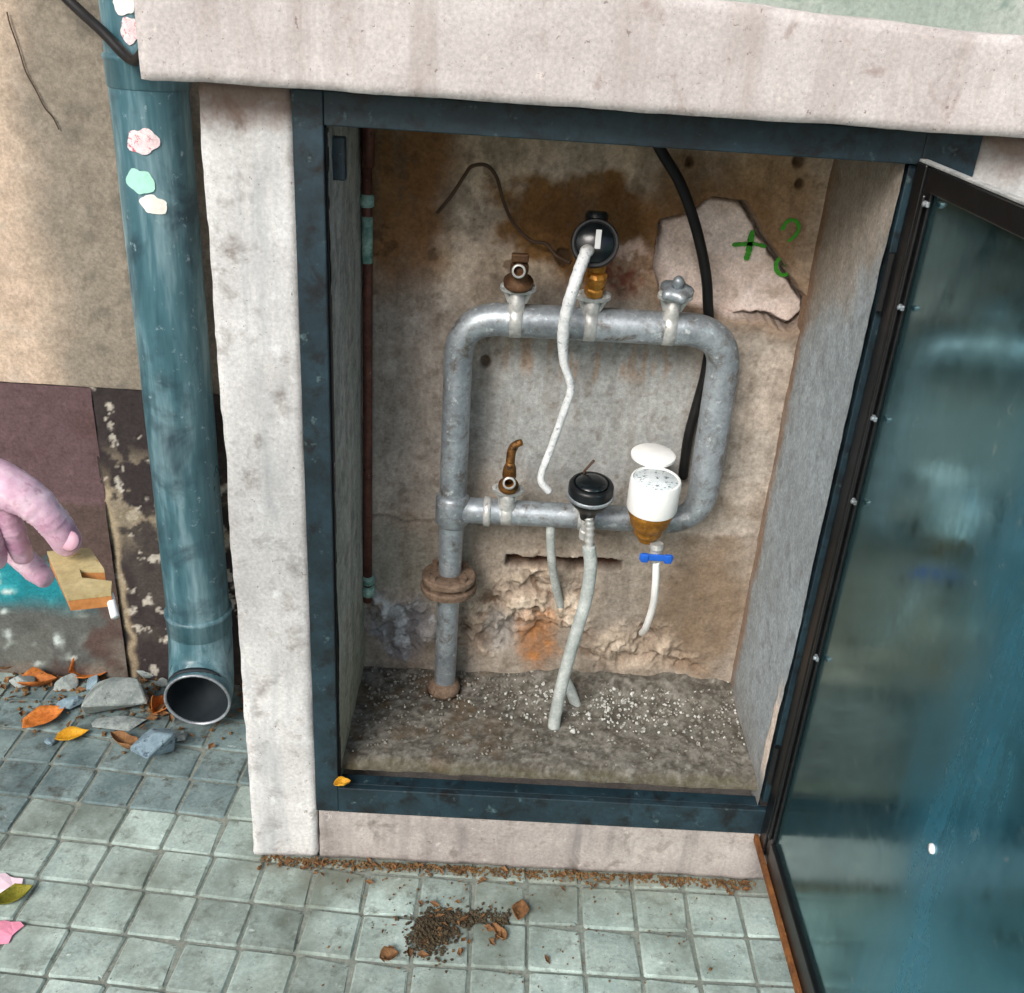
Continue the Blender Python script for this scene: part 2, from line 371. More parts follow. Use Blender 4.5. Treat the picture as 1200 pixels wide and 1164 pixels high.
M['wood_edge'] = weathered('orange wood edge', s(168, 104, 52), s(206, 146, 88), 30, dark=s(110, 70, 36), rough=.6, bstr=.2)
M['green_paint'] = plain('green spray paint', s(52, 150, 24), .6, 0, .3, 90)
M['pink_paper'] = plain('pink paper', s(236, 150, 176), .7, 0, .12)
M['pale_paper'] = plain('pale pink paper', s(240, 214, 226), .7, 0, .08)
M['sleeve'] = weathered('dark blue cloth', s(30, 36, 52), s(52, 60, 80), 40, rough=.9, bstr=.4)

def mk_skin():
    m, t, b = newmat('skin'); co, _ = coords(t)
    c = ramp(t, nnoise(t, co, 38, 4, .65), [(.32, s(178, 132, 158)), (.52, s(210, 174, 192)), (.68, s(230, 206, 216))])
    c = mixc(t, ramp(t, nnoise(t, co, 95, 4, .65), [(.56, (0, 0, 0)), (.74, (.8, .8, .8))]), c, s(156, 96, 122))
    mp = t.nodes.new('ShaderNodeMapping'); mp.inputs['Scale'].default_value = (1, .5, 1); mp.inputs['Rotation'].default_value = (0, R(-40), 0); t.links.new(co, mp.inputs['Vector'])
    wv = t.nodes.new('ShaderNodeTexWave'); wv.inputs['Scale'].default_value = 95; wv.inputs['Distortion'].default_value = 7; wv.inputs['Detail'].default_value = 3; wv.inputs['Detail Scale'].default_value = 2.5; t.links.new(mp.outputs[0], wv.inputs['Vector'])
    t.links.new(c, b.inputs['Base Color']); b.inputs['Roughness'].default_value = .52
    b.inputs['Subsurface Weight'].default_value = .1; b.inputs['Subsurface Radius'].default_value = (.01, .004, .002); b.inputs['Subsurface Scale'].default_value = .4
    bump(t, b, mixc(t, .03, nnoise(t, co, 130, 4, .75), wv.outputs['Fac']), .35, .0012); return m
M['skin'] = mk_skin()
def mk_door():
    m, t, b = newmat('dark polished door sheet'); co, _ = coords(t)
    n1 = nnoise(t, co, 5, 4, .6); n2 = nnoise(t, co, 40, 4, .7, .5)
    mp = t.nodes.new('ShaderNodeMapping'); mp.inputs['Scale'].default_value = (1, 9, 1.2); mp.inputs['Rotation'].default_value = (R(14), 0, 0)
    t.links.new(co, mp.inputs['Vector']); n3 = nnoise(t, mp.outputs[0], 4, 4, .65, .4)
    sep = t.nodes.new('ShaderNodeSeparateXYZ'); t.links.new(co, sep.inputs[0])
    def mth(op, a, b_):
        n = t.nodes.new('ShaderNodeMath'); n.operation = op
        for k, v in enumerate((a, b_)):
            if isinstance(v, (int, float)): n.inputs[k].default_value = v
            else: t.links.new(v, n.inputs[k])
        return n.outputs[0]
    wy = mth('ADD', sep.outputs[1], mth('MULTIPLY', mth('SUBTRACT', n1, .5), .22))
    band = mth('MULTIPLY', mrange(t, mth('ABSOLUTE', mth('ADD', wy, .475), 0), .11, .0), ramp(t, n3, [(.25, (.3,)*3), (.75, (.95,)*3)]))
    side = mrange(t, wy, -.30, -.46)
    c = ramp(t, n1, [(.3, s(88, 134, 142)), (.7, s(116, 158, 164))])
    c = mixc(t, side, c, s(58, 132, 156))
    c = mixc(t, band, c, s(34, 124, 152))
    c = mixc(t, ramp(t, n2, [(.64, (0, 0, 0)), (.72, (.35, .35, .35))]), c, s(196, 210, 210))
    t.links.new(c, b.inputs['Base Color'])
    t.links.new(mth('SUBTRACT', .9, mth('MULTIPLY', band, .75)), b.inputs['Metallic'])
    r = ramp(t, mixc(t, .5, n2, n3), [(.35, (.09,)*3), (.7, (.24,)*3)])
    t.links.new(mth('ADD', r, mth('MULTIPLY', band, .25)), b.inputs['Roughness'])
    bump(t, b, n1, .10, .01); return m
M['glass'] = mk_door()

# ------------------------------------------------------------------ ground
g = obj('ground', [(-60, -60, -.03), (60, -60, -.03), (60, 60, -.03), (-60, 60, -.03)], [(0, 1, 2, 3)], M['asphalt']); tag(g, kind='structure')
pav = obj('pavement', [(-4, -2.6, -.0042), (5, -2.6, -.0042), (5, .6, -.0042), (-4, .6, -.0042), (-4, -2.6, -.2), (5, -2.6, -.2), (5, .6, -.2), (-4, .6, -.2)],
          [(0, 1, 2, 3), (0, 4, 5, 1), (1, 5, 6, 2), (3, 2, 6, 7), (0, 3, 7, 4)], M['joint']); tag(pav, kind='structure')
PITCH_X, PITCH_Y, GAP = .0866, .0835, .0045
def tile_mesh(k, mat):
    hx, hy, b = (PITCH_X-GAP)/2, (PITCH_Y-GAP)/2, .0026; rs = random.Random(k); V = []
    def ring(x, y, z):
        out = []
        for sx, sy in ((-1, -1), (1, -1), (1, 1), (-1, 1)):
            for e in range(3):
                q = (e-1)*.33
                px, py = [(sx*x, sy*y)][0]
                # corner, softened by two neighbours along the edges
                if e == 0: px, py = (sx*x, sy*(y-b*1.4)) if sx*sy > 0 else (sx*(x-b*1.4), sy*y)
                if e == 1: px, py = sx*(x-b*.4), sy*(y-b*.4)
                if e == 2: px, py = (sx*(x-b*1.4), sy*y) if sx*sy > 0 else (sx*x, sy*(y-b*1.4))
                out.append((px+rs.uniform(-1, 1)*.0009, py+rs.uniform(-1, 1)*.0009, z))
        return out
    V += ring(hx, hy, -.012) + ring(hx, hy, -.003) + ring(hx-b, hy-b, 0)
    Fc = [(i+r*12, (i+1) % 12+r*12, (i+1) % 12+(r+1)*12, i+(r+1)*12) for r in range(2) for i in range(12)] + [tuple(range(24, 36))]
    if k % 5 >= 3:                     # chipped corner
        cc_ = 3*rs.randrange(4)
        for r_ in range(3):
            for e in range(3):
                q = V[r_*12+cc_+e]; f_ = .80 if e == 1 else .90
                V[r_*12+cc_+e] = (q[0]*f_, q[1]*f_, q[2]-(.002 if r_ == 2 else 0))
    me = bpy.data.meshes.new('tile'); me.from_pydata(V, [], Fc); me.update(); me.materials.append(mat); return me
TM = [tile_mesh(k, M['tile']) for k in range(5)]; TD = [tile_mesh(k+9, M['tile_dark']) for k in range(5)]
def g_off(x): return float(np.interp(x, [-4, -.3, 0, .2, .4, .8, 1, 5], [.2, .022, 0, -.015, -.027, -.031, -.032, -.03]))
def g_slope(x): return (g_off(x+.04)-g_off(x-.04))/.08
far = MB(); nt_ = 0
for i in range(-42, 56):
    for j in range(-29, 6):
        x = -.16+PITCH_X*(i+.5); y = .087+PITCH_Y*(j+.5)+g_off(x)
        if y > .455 or y < -2.55: continue
        if x > .18 and y > .03: continue
        near = -.42 < x < 1.12 and -.52 < y
        if near:
            dark = y > .12 or (y > .05 and random.random() < .3)
            o = bpy.data.objects.new('tile', random.choice(TD if dark else TM)); COL.objects.link(o); o.parent = pav
            o.location = (x, y, random.uniform(-.0012, .0006)); o.rotation_euler = (random.gauss(0, .006), random.gauss(0, .006), math.atan(g_slope(x))+random.gauss(0, .006)); nt_ += 1
        elif -3.3 < x < 4.3:
            far.box(x-(PITCH_X-GAP)/2, x+(PITCH_X-GAP)/2, y-(PITCH_Y-GAP)/2, y+(PITCH_Y-GAP)/2, -.012, 0)
tag(far.build('outer_tiles', M['tile'], pav), kind='stuff')
print('tiles', nt_)

# ------------------------------------------------------------------ old wall on the left
wall = empty('rendered_wall', (-.3, .46, 0))
tag(wall, 'old beige rendered wall with dark maroon painted base, left of the drainpipe', 'wall')
def wallcol_up(U, V, P):
    x, z = P[..., 0], P[..., 2]
    n = fbm(x, z, 6, 6, 1); n2 = fbm(x, z, 30, 5, 2)
    rgb = np.ones(x.shape+(3,))*np.array(s(196, 176, 156))
    rgb = lay(rgb, sst(.4, .7, n)*.6, s(180, 160, 142)); rgb = lay(rgb, sst(.62, .8, n2)*.4, s(208, 194, 180))
    rgb = lay(rgb, sst(-.30, -.2, x + (fbm(x, z, 10, 5, 3)-.5)*.12)*.85, s(130, 124, 112)); rgb = lay(rgb, sst(-.2, -.16, x)*sst(.55, .7, n2)*.5, s(98, 94, 86))
    return (n2-.5)*.003 + (n-.5)*.006, rgb
def wallcol_low(U, V, P):
    x, z = P[..., 0], P[..., 2]
    n = fbm(x, z, 7, 6, 4); n2 = fbm(x, z, 40, 5, 5)
    rgb = np.ones(x.shape+(3,))*np.array(s(98, 78, 80)); rgb = lay(rgb, sst(.4, .7, n)*.6, s(88, 68, 66)); rgb = lay(rgb, sst(.7, .78, n2)*.4, s(140, 120, 114))
    tq = inpoly(x, z, [(-.60, .02), (-.60, .27), (-.42, .285), (-.33, .27), (-.265, .235), (-.24, .17), (-.25, .08), (-.27, .03)]) + (fbm(x, z, 22, 5, 2)-.5)*.10
    TQ = sst(-.012, .016, tq); tl = sst(.15, .21, z + (n-.5)*.1)
    lo = sst(.40, .395, z); rgb = lay(rgb, lo*.7, s(82, 70, 62))
    rgb = lay(rgb, sst(.2, .02, z)*sst(.4, .6, fbm(x, z, 16, 5, 6))*.8, s(120, 114, 104))
    rgb = lay(rgb, TQ*tl*.9, s(22, 134, 146)); rgb = lay(rgb, TQ*tl*sst(.5, .66, n2)*.6, s(80, 176, 180)); rgb = lay(rgb, TQ*(1-tl)*.55, s(92, 104, 102)); rgb = lay(rgb, TQ*sst(.60, .68, n2)*(1-tl)*.6, s(150, 160, 154)); rgb = lay(rgb, TQ*sst(.70, .74, n2)*.9, s(206, 218, 214))
    return (n2-.5)*.006 + lo*.006, rgb
def stripcol(U, V, P):
    x, z = P[..., 0], P[..., 2]
    n = fbm(x, z, 9, 6, 2); n2 = fbm(x, z, 42, 5, 6); n3 = fbm(x, z, 20, 5, 3)
    rgb = np.ones(x.shape+(3,))*np.array(s(128, 122, 110)); rgb = lay(rgb, sst(.38, .68, n)*.5, s(142, 134, 120)); rgb = lay(rgb, sst(.6, .72, n2)*.45, s(98, 96, 88))
    lw = sst(.70, .66, z)
    low = np.ones(x.shape+(3,))*np.array(s(58, 52, 52)); low = lay(low, sst(.45, .6, n), s(74, 68, 64)); low = lay(low, sst(.64, .70, n2), s(186, 180, 168))
    pe = sst(.55, .62, fbm(x, z, 24, 5, 7))*sst(.28, .38, z)*sst(.54, .46, z); low = lay(low, pe*.7, s(160, 148, 126))
    low = lay(low, sst(.012, .0, np.abs(x+.185+(n3-.5)*.03))*sst(.5, .4, z)*.8, s(176, 160, 132))
    rgb = rgb*(1-lw[..., None]) + low*lw[..., None]
    return (n2-.5)*.004 + (n3-.5)*.004 + .003 - lw*.002*(n2 > .62), rgb
relief('upper_render', (-2.6, .452, .632), (1, 0, 0), (0, 0, 1), (0, -1, 0), 2.80, 1.9, .0085, wallcol_up, M['relief'], wall)
relief('painted_band', (-2.6, .448, -.01), (1, 0, 0), (0, 0, 1), (0, -1, 0), 2.405, .642, .0095, wallcol_low, M['relief'], wall)
relief('cement_strip', (-.2, .452, -.01), (1, 0, 0), (0, 0, 1), (0, -1, 0), .40, .642, .004, stripcol, M['relief'], wall)
MB().box(-2.6, .3, .475, .7, -.02, 2.53).build('core', M['plinth'], wall)
crk = [at(u, v, .4465) for u, v in [(8, 14), (12, 30), (22, 58), (30, 84), (42, 106), (52, 126), (62, 138), (69, 152)]]
MB().tube(smooth_path(crk, 4), .0011, 6).build('crack', M['wire'], wall)

# ------------------------------------------------------------------ masonry housing of the meter cabinet
hs = empty('meter_niche', (.62, 0, 0))
tag(hs, 'pale concrete housing with lintel and plinth around the open meter recess', 'masonry niche')
masonry('pillar', .165, .2725, 0, .455, 0, 1.192, M['pillar'], hs, .011, .005, .0016, .008, 1)
masonry('pillar', 1.0585, 1.6, 0, .455, 0, 1.192, M['pillar'], hs, .016, .005, .0014, .006, 2)
masonry('plinth', .2735, 1.0575, .001, .16, 0, .1115, M['plinth'], hs, .011, .005, .0016, .007, 3)
masonry('lintel', .121, 1.75, -.052, .42, 1.192, 1.299, M['lintel'], hs, .012, .004, .0012, .005, 4, top=lambda x: -.006 + max(0, 1.0-x)*.05)
YB = .28
hole = [(at(u, v, YB).x, at(u, v, YB).z) for u, v in [(770, 265), (776, 256), (800, 250), (822, 238), (832, 229), (850, 234), (874, 237), (884, 252), (900, 280), (920, 312), (938, 338), (950, 356), (947, 374), (930, 388), (916, 385), (896, 376), (868, 377), (846, 372), (832, 362), (800, 356), (775, 345), (766, 315)]]
def blob(x, z, u, v, ru, rv, soft=.5, n=None, amt=.5):
    c = at(u, v, YB); d = np.hypot((x-c.x)/(ru*.00112), (z-c.z)/(rv*.00122))
    if n is not None: d = d + (n-.5)*2*amt
    return sst(1+soft*.5, 1-soft*.5, d)
def backfn(U, V, P):
    x, z = P[..., 0], P[..., 2]
    a = fbm(x, z, 9, 6, 0); b = fbm(x, z, 34, 5, 1); c = fbm(x, z, 18, 6, 2); d = fbm(x, z, 75, 4, 3); e = fbm(x, z, 5, 5, 4)
    h = (a-.5)*.006 + (b-.5)*.003 + (d-.5)*.0012
    rgb = np.ones(x.shape+(3,))*np.array(s(148, 141, 132))
    rgb = lay(rgb, sst(.84, .96, z)*.8, s(182, 162, 138)); rgb = lay(rgb, sst(.42, .62, a)*.6, s(170, 158, 146)); rgb = lay(rgb, sst(.52, .68, c)*.6, s(124, 112, 98))  # top of the wall painted paler tan to offset the lintel's shade
    # ochre stains high up
    st = blob(x, z, 470, 240, 62, 105, .9, a, .8); rgb = lay(rgb, st*.9, s(112, 74, 38))
    st = blob(x, z, 690, 268, 140, 52, .5, c, .9); rgb = lay(rgb, st*.95, s(108, 76, 38)); st = blob(x, z, 690, 262, 95, 40, .6, b, .9); rgb = lay(rgb, st*.6, s(78, 54, 30))
    st = blob(x, z, 800, 235, 60, 60, .8, c, .7); rgb = lay(rgb, st*.8, s(100, 72, 42))
    st = blob(x, z, 900, 250, 70, 60, 1, a, .5); rgb = lay(rgb, st*.7, s(124, 92, 54))
    rgb = lay(rgb, sst(.66, .74, b)*blob(x, z, 520, 300, 190, 120, 1.2)*.7, s(80, 56, 36))
    # smooth grey cement inside the pipe loop and lower left
    gm = blob(x, z, 690, 480, 160, 120, .6, e, .4); rgb = lay(rgb, gm*.9, s(138, 141, 140)); h = h*(1-.5*gm)
    gm = blob(x, z, 480, 470, 70, 150, .8, e, .5); rgb = lay(rgb, gm*.6, s(138, 132, 126))
    # rust runs under the top pipe
    rgb = lay(rgb, sst(.5, .7, fbm(x*4, z*.6, 30, 4, 5))*blob(x, z, 690, 420, 140, 30, .8)*.5, s(140, 104, 66))
    # old lower render: seam and proud patch
    zs = at(560, 612, YB).z
    lo = sst(zs+.004, zs-.004, z + (b-.5)*.012 + (c-.5)*.02); h = h + lo*.003
    rgb = lay(rgb, lo*.5, s(124, 114, 102)); rgb = lay(rgb, lo*blob(x, z, 470, 690, 60, 100, .9, c, .5)*.7, s(134, 132, 122)); rgb = lay(rgb, lo*blob(x, z, 820, 710, 70, 110, .8, c, .5)*.7, s(104, 84, 62))
    seam = sst(.004, .0, np.abs(z-zs+(b-.5)*.012+(c-.5)*.02))*sst(.35, .55, e); h -= seam*.003; rgb = lay(rgb, seam*.5, s(70, 60, 50))
    # rubble zone low down
    wx = x+(b-.5)*.02; wz = z+(d-.5)*.012
    rb = np.maximum.reduce([blob(x, z, 620, 702, 85, 62, .9, c, 1.1), blob(x, z, 740, 762, 80, 40, .9, c, 1.0), blob(x, z, 470, 735, 52, 55, .9, c, .9), blob(x, z, 560, 735, 50, 45, .9, c, 1.0)])
    pl = fbm(wx, wz, 26, 3, 6); q6 = np.floor(pl*9)/9; ch = pl*9-np.floor(pl*9)
    h += rb*((q6-.5)*.055 + sst(.7, 1, ch)*.004 + (b-.5)*.012)
    rgb = lay(rgb, rb*.55, s(146, 126, 108)); rgb = lay(rgb, rb*sst(.5, .66, q6)*.7, s(184, 170, 152)); rgb = lay(rgb, rb*sst(.46, .36, q6)*.7, s(92, 72, 56)); rgb = lay(rgb, rb*sst(.6, .7, b)*.5, s(198, 186, 170))
    pb = blob(x, z, 470, 735, 52, 52, .8, c, .8); rgb = lay(rgb, pb*.6, s(116, 124, 134)); rgb = lay(rgb, pb*sst(.54, .64, b)*.7, s(182, 190, 196)); h += pb*.008
    pb = blob(x, z, 585, 740, 26, 34, .8, c, .8); rgb = lay(rgb, pb*.5, s(144, 146, 144))
    ru = blob(x, z, 630, 752, 30, 44, 1.2, c, .9); rgb = lay(rgb, ru*.7, s(138, 88, 40)); rgb = lay(rgb, ru*sst(.5, .65, b)*.6, s(168, 106, 44))
    pk = blob(x, z, 745, 765, 60, 30, .8, b, .9); rgb = lay(rgb, pk*.5, s(170, 156, 140))
    rgb = lay(rgb, sst(.5, .66, fbm(x*3, z*.5, 26, 4, 2))*.25, s(96, 86, 76)); rgb = lay(rgb, sst(.64, .72, d)*.35, s(92, 80, 68))
    # rusty slot and holes
    cz = at(660, 659, YB); q0 = at(594, 655, YB).x; q1 = at(727, 662, YB).x
    sl = sst(.0115, .007, np.abs(z-cz.z-(b-.5)*.014))*sst(q0-.004, q0+.003, x)*sst(q1+.004, q1-.003, x)
    h -= sl*.03; rgb = lay(rgb, sl, s(62, 42, 30))
    for (u, v, r) in ((628, 713, 7), (568, 425, 8), (937, 188, 9), (938, 215, 6), (808, 190, 6), (660, 302, 10)):
        k = blob(x, z, u, v, r, r, .5, b, .4); h -= k*.01; rgb = lay(rgb, k*.8, s(72, 56, 42))
    # broken patch right of the top meter, bricks showing
    bk = blob(x, z, 738, 315, 34, 40, .6, c, .7); h += bk*((c-.62)*.07 - np.abs(b-.5)*.02); rgb = lay(rgb, bk*.9, s(146, 122, 102)); rgb = lay(rgb, bk*sst(.5, .62, b)*.8, s(116, 62, 48)); rgb = lay(rgb, bk*sst(.45, .38, b)*.8, s(206, 182, 170))
    # darker patches behind the outlets
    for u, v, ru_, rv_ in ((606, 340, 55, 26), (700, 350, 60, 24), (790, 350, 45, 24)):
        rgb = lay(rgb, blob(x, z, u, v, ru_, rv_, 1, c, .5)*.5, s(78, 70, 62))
    # the hole in the render: pale sheet behind it
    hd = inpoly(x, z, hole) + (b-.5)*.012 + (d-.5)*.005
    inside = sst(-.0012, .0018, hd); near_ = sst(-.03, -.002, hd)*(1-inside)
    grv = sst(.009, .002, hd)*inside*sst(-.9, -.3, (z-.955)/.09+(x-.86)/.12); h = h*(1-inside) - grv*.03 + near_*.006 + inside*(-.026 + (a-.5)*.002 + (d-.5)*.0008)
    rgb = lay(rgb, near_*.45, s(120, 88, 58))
    pale = np.ones(x.shape+(3,))*np.array(s(214, 200, 192)); pale = lay(pale, sst(.45, .65, c)*.7, s(192, 174, 162)); pale = lay(pale, sst(.66, .74, b)*.5, s(150, 132, 116)); pale = lay(pale, sst(.5, .7, a)*.5, s(226, 216, 214))
    rgb = rgb*(1-inside[..., None]) + pale*inside[..., None]; rgb = lay(rgb, grv*.8, s(70, 56, 44))  # dirt colour along the groove also paints in the rim's shadow edge
    return h, rgb
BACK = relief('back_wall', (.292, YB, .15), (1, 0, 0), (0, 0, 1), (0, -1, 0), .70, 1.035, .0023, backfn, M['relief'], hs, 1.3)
def sideL(U, V, P):
    y, z = P[..., 1], P[..., 2]; a = fbm(y, z, 10, 6, 3); b = fbm(y, z, 45, 5, 4); c = fbm(y*5, z*.8, 12, 5, 5)
    rgb = np.ones(y.shape+(3,))*np.array(s(136, 136, 130)); rgb = lay(rgb, sst(.45, .65, c)*.7, s(160, 156, 150)); rgb = lay(rgb, sst(.55, .7, b)*.5, s(100, 98, 92))
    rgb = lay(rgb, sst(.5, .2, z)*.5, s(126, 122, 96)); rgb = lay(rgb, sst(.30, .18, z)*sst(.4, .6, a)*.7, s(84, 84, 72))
    return (a-.5)*.006+(b-.5)*.002, rgb
def sideR(U, V, P):
    y, z = P[..., 1], P[..., 2]; a = fbm(y, z, 8, 6, 1); b = fbm(y, z, 50, 5, 2); c = fbm(y, z, 22, 5, 5)
    rgb = np.ones(y.shape+(3,))*np.array(s(144, 152, 156)); rgb = lay(rgb, sst(.45, .65, a)*.5, s(132, 138, 140)); rgb = lay(rgb, sst(.64, .74, b)*.4, s(110, 112, 112))
    br = sst(-.06, .10, z - (1.03 - (y)*.7) + (c-.5)*.14); rgb = lay(rgb, br*.6, s(146, 124, 98))  # brown above a slanting line: the lintel's shade boundary put into the colour
    cor = sst(.235, .27, y + (c-.5)*.05); rgb = lay(rgb, cor*.8, s(128, 100, 76))
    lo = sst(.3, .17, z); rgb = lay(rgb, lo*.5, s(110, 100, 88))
    pe = sst(.022, .014, y + (c-.5)*.02 - .012)*sst(.20, .24, z)*sst(.40, .36, z + (c-.5)*.05); rgb = lay(rgb, pe*.9, s(206, 190, 176))
    return (a-.5)*.005+(b-.5)*.0016+pe*.002, rgb
relief('side_wall', (.311, .006, .15), (0, 1, 0), (0, 0, 1), (1, 0, 0), .285, 1.035, .0045, sideL, M['relief'], hs, 1.5)
relief('side_wall', (.9795, .004, .15), (0, 1, 0), (0, 0, 1), (-1, 0, 0), .29, 1.035, .004, sideR, M['relief'], hs, 1.2)
def floorfn(U, V, P):
    x, y = P[..., 0], P[..., 1]; a = fbm(x, y, 9, 6, 5); b = fbm(x, y, 70, 5, 6); c = fbm(x, y, 28, 5, 7); d = fbm(x, y, 150, 3, 1)
    rgb = np.ones(x.shape+(3,))*np.array(s(112, 108, 99)); rgb = lay(rgb, sst(.42, .62, a)*.6, s(126, 122, 113)); rgb = lay(rgb, sst(.54, .64, b)*.6, s(146, 142, 134)); rgb = lay(rgb, sst(.46, .38, b)*.5, s(84, 78, 70))
    rgb = lay(rgb, sst(.62, .7, d)*.5, s(160, 158, 150)); rgb = lay(rgb, sst(.38, .3, d)*.5, s(70, 66, 58))
    rgb = lay(rgb, sst(.5, .62, c)*sst(.66, .5, x)*.5, s(104, 84, 60)); rgb = lay(rgb, sst(.045, .028, y + (c-.5)*.03)*.5, s(88, 84, 58))
    hb = sst(.17, .26, y)*sst(.54, .7, x)*.014*(.4+c) + sst(.23, .28, y)*.008*a
    hole_ = np.hypot(x-.459, y-.226); hb = hb - sst(.03, .022, hole_)*.01; rgb = lay(rgb, sst(.036, .026, hole_)*.8, s(70, 46, 30))
    return (a-.5)*.008+(b-.5)*.004+(c-.5)*.004+(d-.5)*.002+hb-sst(.045, .02, y)*.010, rgb
relief('floor_slab', (.296, .02, .188), (1, 0, 0), (0, 1, 0), (0, 0, 1), .70, .27, .003, floorfn, M['relief'], hs, .85)
MB().box(.2735, 1.0575, .16, .44, .0, .17).build('floor_core', M['plinth'], hs)
MB().box(.2735, .304, .045, .44, .171, 1.189).build('jamb_core', M['plinth'], hs)
MB().box(.986, 1.0575, .045, .44, .171, 1.189).build('jamb_core', M['plinth'], hs)
MB().box(.305, .985, .33, .44, .171, 1.189).build('back_core', M['plinth'], hs)
MB().box(.305, .985, .045, .329, 1.178, 1.189).build('ceiling_slab', M['plinth'], hs)

# green spray marks on and beside the pale patch
def stroke(px, Y, wd=.0055, name='painted_mark'):
    P = smooth_path([at(u, v, Y) for u, v in px], 5); n = len(P); V = []
    for i, p in enumerate(P):
        t = (P[min(i+1, n-1)]-P[max(i-1, 0)]).normalized(); q = Vector((-t.z, 0, t.x)); ww = wd*(.75+.5*random.random())*(.6 if i in (0, n-1) else 1)
        for sg in (-1, 1):
            for dy in (0, -.0012): V.append(p+q*ww*sg*.5+Vector((0, dy, 0)))
    Fc = []
    for i in range(n-1):
        a = i*4; b = a+4
        Fc += [(a+1, a+3, b+3, b+1), (a, b, b+2, a+2), (a, a+1, b+1, b), (a+2, b+2, b+3, a+3)]
    return obj(name, V, Fc, M['green_paint'], hs)
YP = YB+.0215
stroke([(858, 287), (872, 286), (884, 286), (898, 289)], YP, .006); stroke([(882, 270), (879, 284), (877, 296), (874, 305)], YP, .008)
stroke([(916, 270), (922, 260), (931, 258), (936, 266), (932, 276), (923, 283)], YB-.008, .005)
stroke([(922, 300), (912, 304), (909, 314), (915, 322), (924, 320), (926, 312), (918, 309)], YP, .006)

# wall above the lintel ledge
uw = empty('upper_wall', (.9, 0, 1.3)); tag(uw, 'pale green painted wall rising behind the top of the lintel', 'wall')
MB().box(.16, 4.2, .03, .4, 1.27, 2.6, .004).build('painted_face', M['green_wall'], uw)
MB().box(1.61, 4.2, .02, .4, 0, 1.269, .004).build('lower_face', M['pillar'], uw)

# ------------------------------------------------------------------ steel frame and door
fr = empty('steel_frame', (.66, 0, .11)); tag(fr, 'blue black painted steel frame lining the meter recess opening', 'frame')
def angle_bar(name, front, leg, parent=fr):
    mb = MB(); mb.box(*front, .0015); mb.box(*leg, .001); return mb.build(name, M['steel'], parent)
angle_bar('upright', (.2728, .3085, -.006, .004, .112, 1.189), (.3045, .3082, .0042, .040, .170, 1.15))
angle_bar('upright', (.9945, 1.0582, -.004, .004, .112, 1.189), (.985, .9942, .0042, .030, .170, 1.15))
angle_bar('rail', (.3087, .9943, -.005, .004, 1.152, 1.189), (.3087, .984, .0042, .040, 1.1525, 1.157))
angle_bar('rail', (.3087, .9943, -.007, .004, .1125, .163), (.3087, .984, .0042, .026, .1585, .1628))
MB().box(.3086, .3108, .002, .016, .166, 1.148, .0005).build('rebate_shade', M['rubber'], fr)  # black strip standing in for the shadowed gap of the rebate
MB().box(.309, .326, .036, .05, 1.085, 1.135, .002).build('lug', M['steel'], fr)

DX = .9925
dr = empty('cabinet_door', (DX, 0, .1)); tag(dr, 'dark reflective metal door standing wide open beside the meter recess', 'door')
DZ0, DZ1, DY1 = .096, 1.156, -.735
def dbox(name, y0, y1, z0, z1, x0, x1, mat, c=.0015, parent=None): return MB().box(x0, x1, y0, y1, z0, z1, c).build(name, mat, parent or dr)
dbox('panel', DY1+.01, -.01, DZ0+.01, DZ1-.01, DX+.004, DX+.009, M['glass'], 0)
st = dbox('stile', -.036, -.008, DZ0, DZ1, DX-.004, DX+.014, M['door_steel'])
dbox('stile', -.060, -.0365, DZ0+.002, DZ1-.002, DX-.001, DX+.0035, M['door_steel'])
dbox('stile', DY1, DY1+.06, DZ0, DZ1, DX-.004, DX+.014, M['door_steel'])
dbox('rail', DY1+.061, -.0605, DZ1-.026, DZ1, DX-.004, DX+.014, M['door_steel'])
dbox('rail', DY1+.061, -.0605, DZ0, DZ0+.052, DX-.004, DX+.014, M['door_steel'])
dbox('top_highlight', DY1+.002, -.012, DZ1+.0005, DZ1+.004, DX-.0035, DX+.006, M['galv_bright'], .001)  # bright strip standing in for the skylit highlight along the door top
dbox('rust_edge', DY1+.004, -.002, DZ0-.001, DZ0+.012, DX-.011, DX-.0045, M['rust'], .001)
dbox('bead', -.053, -.045, DZ0+.05, DZ1-.03, DX-.006, DX-.0012, M['door_steel'], .002)
for z in (1.118, 1.0, .86, .745, .50):
    mb = MB(); mb.box(DX-.0055, DX-.0015, -.067, -.056, z-.003, z+.003, .001); mb.lathe([(.0001, 0), (.003, 0), (.003, .002), (.0015, .003), (.0001, .003)], (DX-.0055, -.062, z), (-1, 0, 0), 10)
    mb.build('clip', M['galv'], dr)
MB().lathe([(.0001, 0), (.006, 0), (.005, .003), (.0001, .004)], (DX+.0042, -.452, .545), (-1, 0, 0), 14).build('screw_head', M['white_plastic'], dr, True)  # screw head made white to stand in for a small bright highlight
for z in (.22, .98):
    MB().tube([(DX-.006, -.004, z), (DX-.006, -.004, z+.07)], .0055, 12).build('hinge', M['door_steel'], dr)

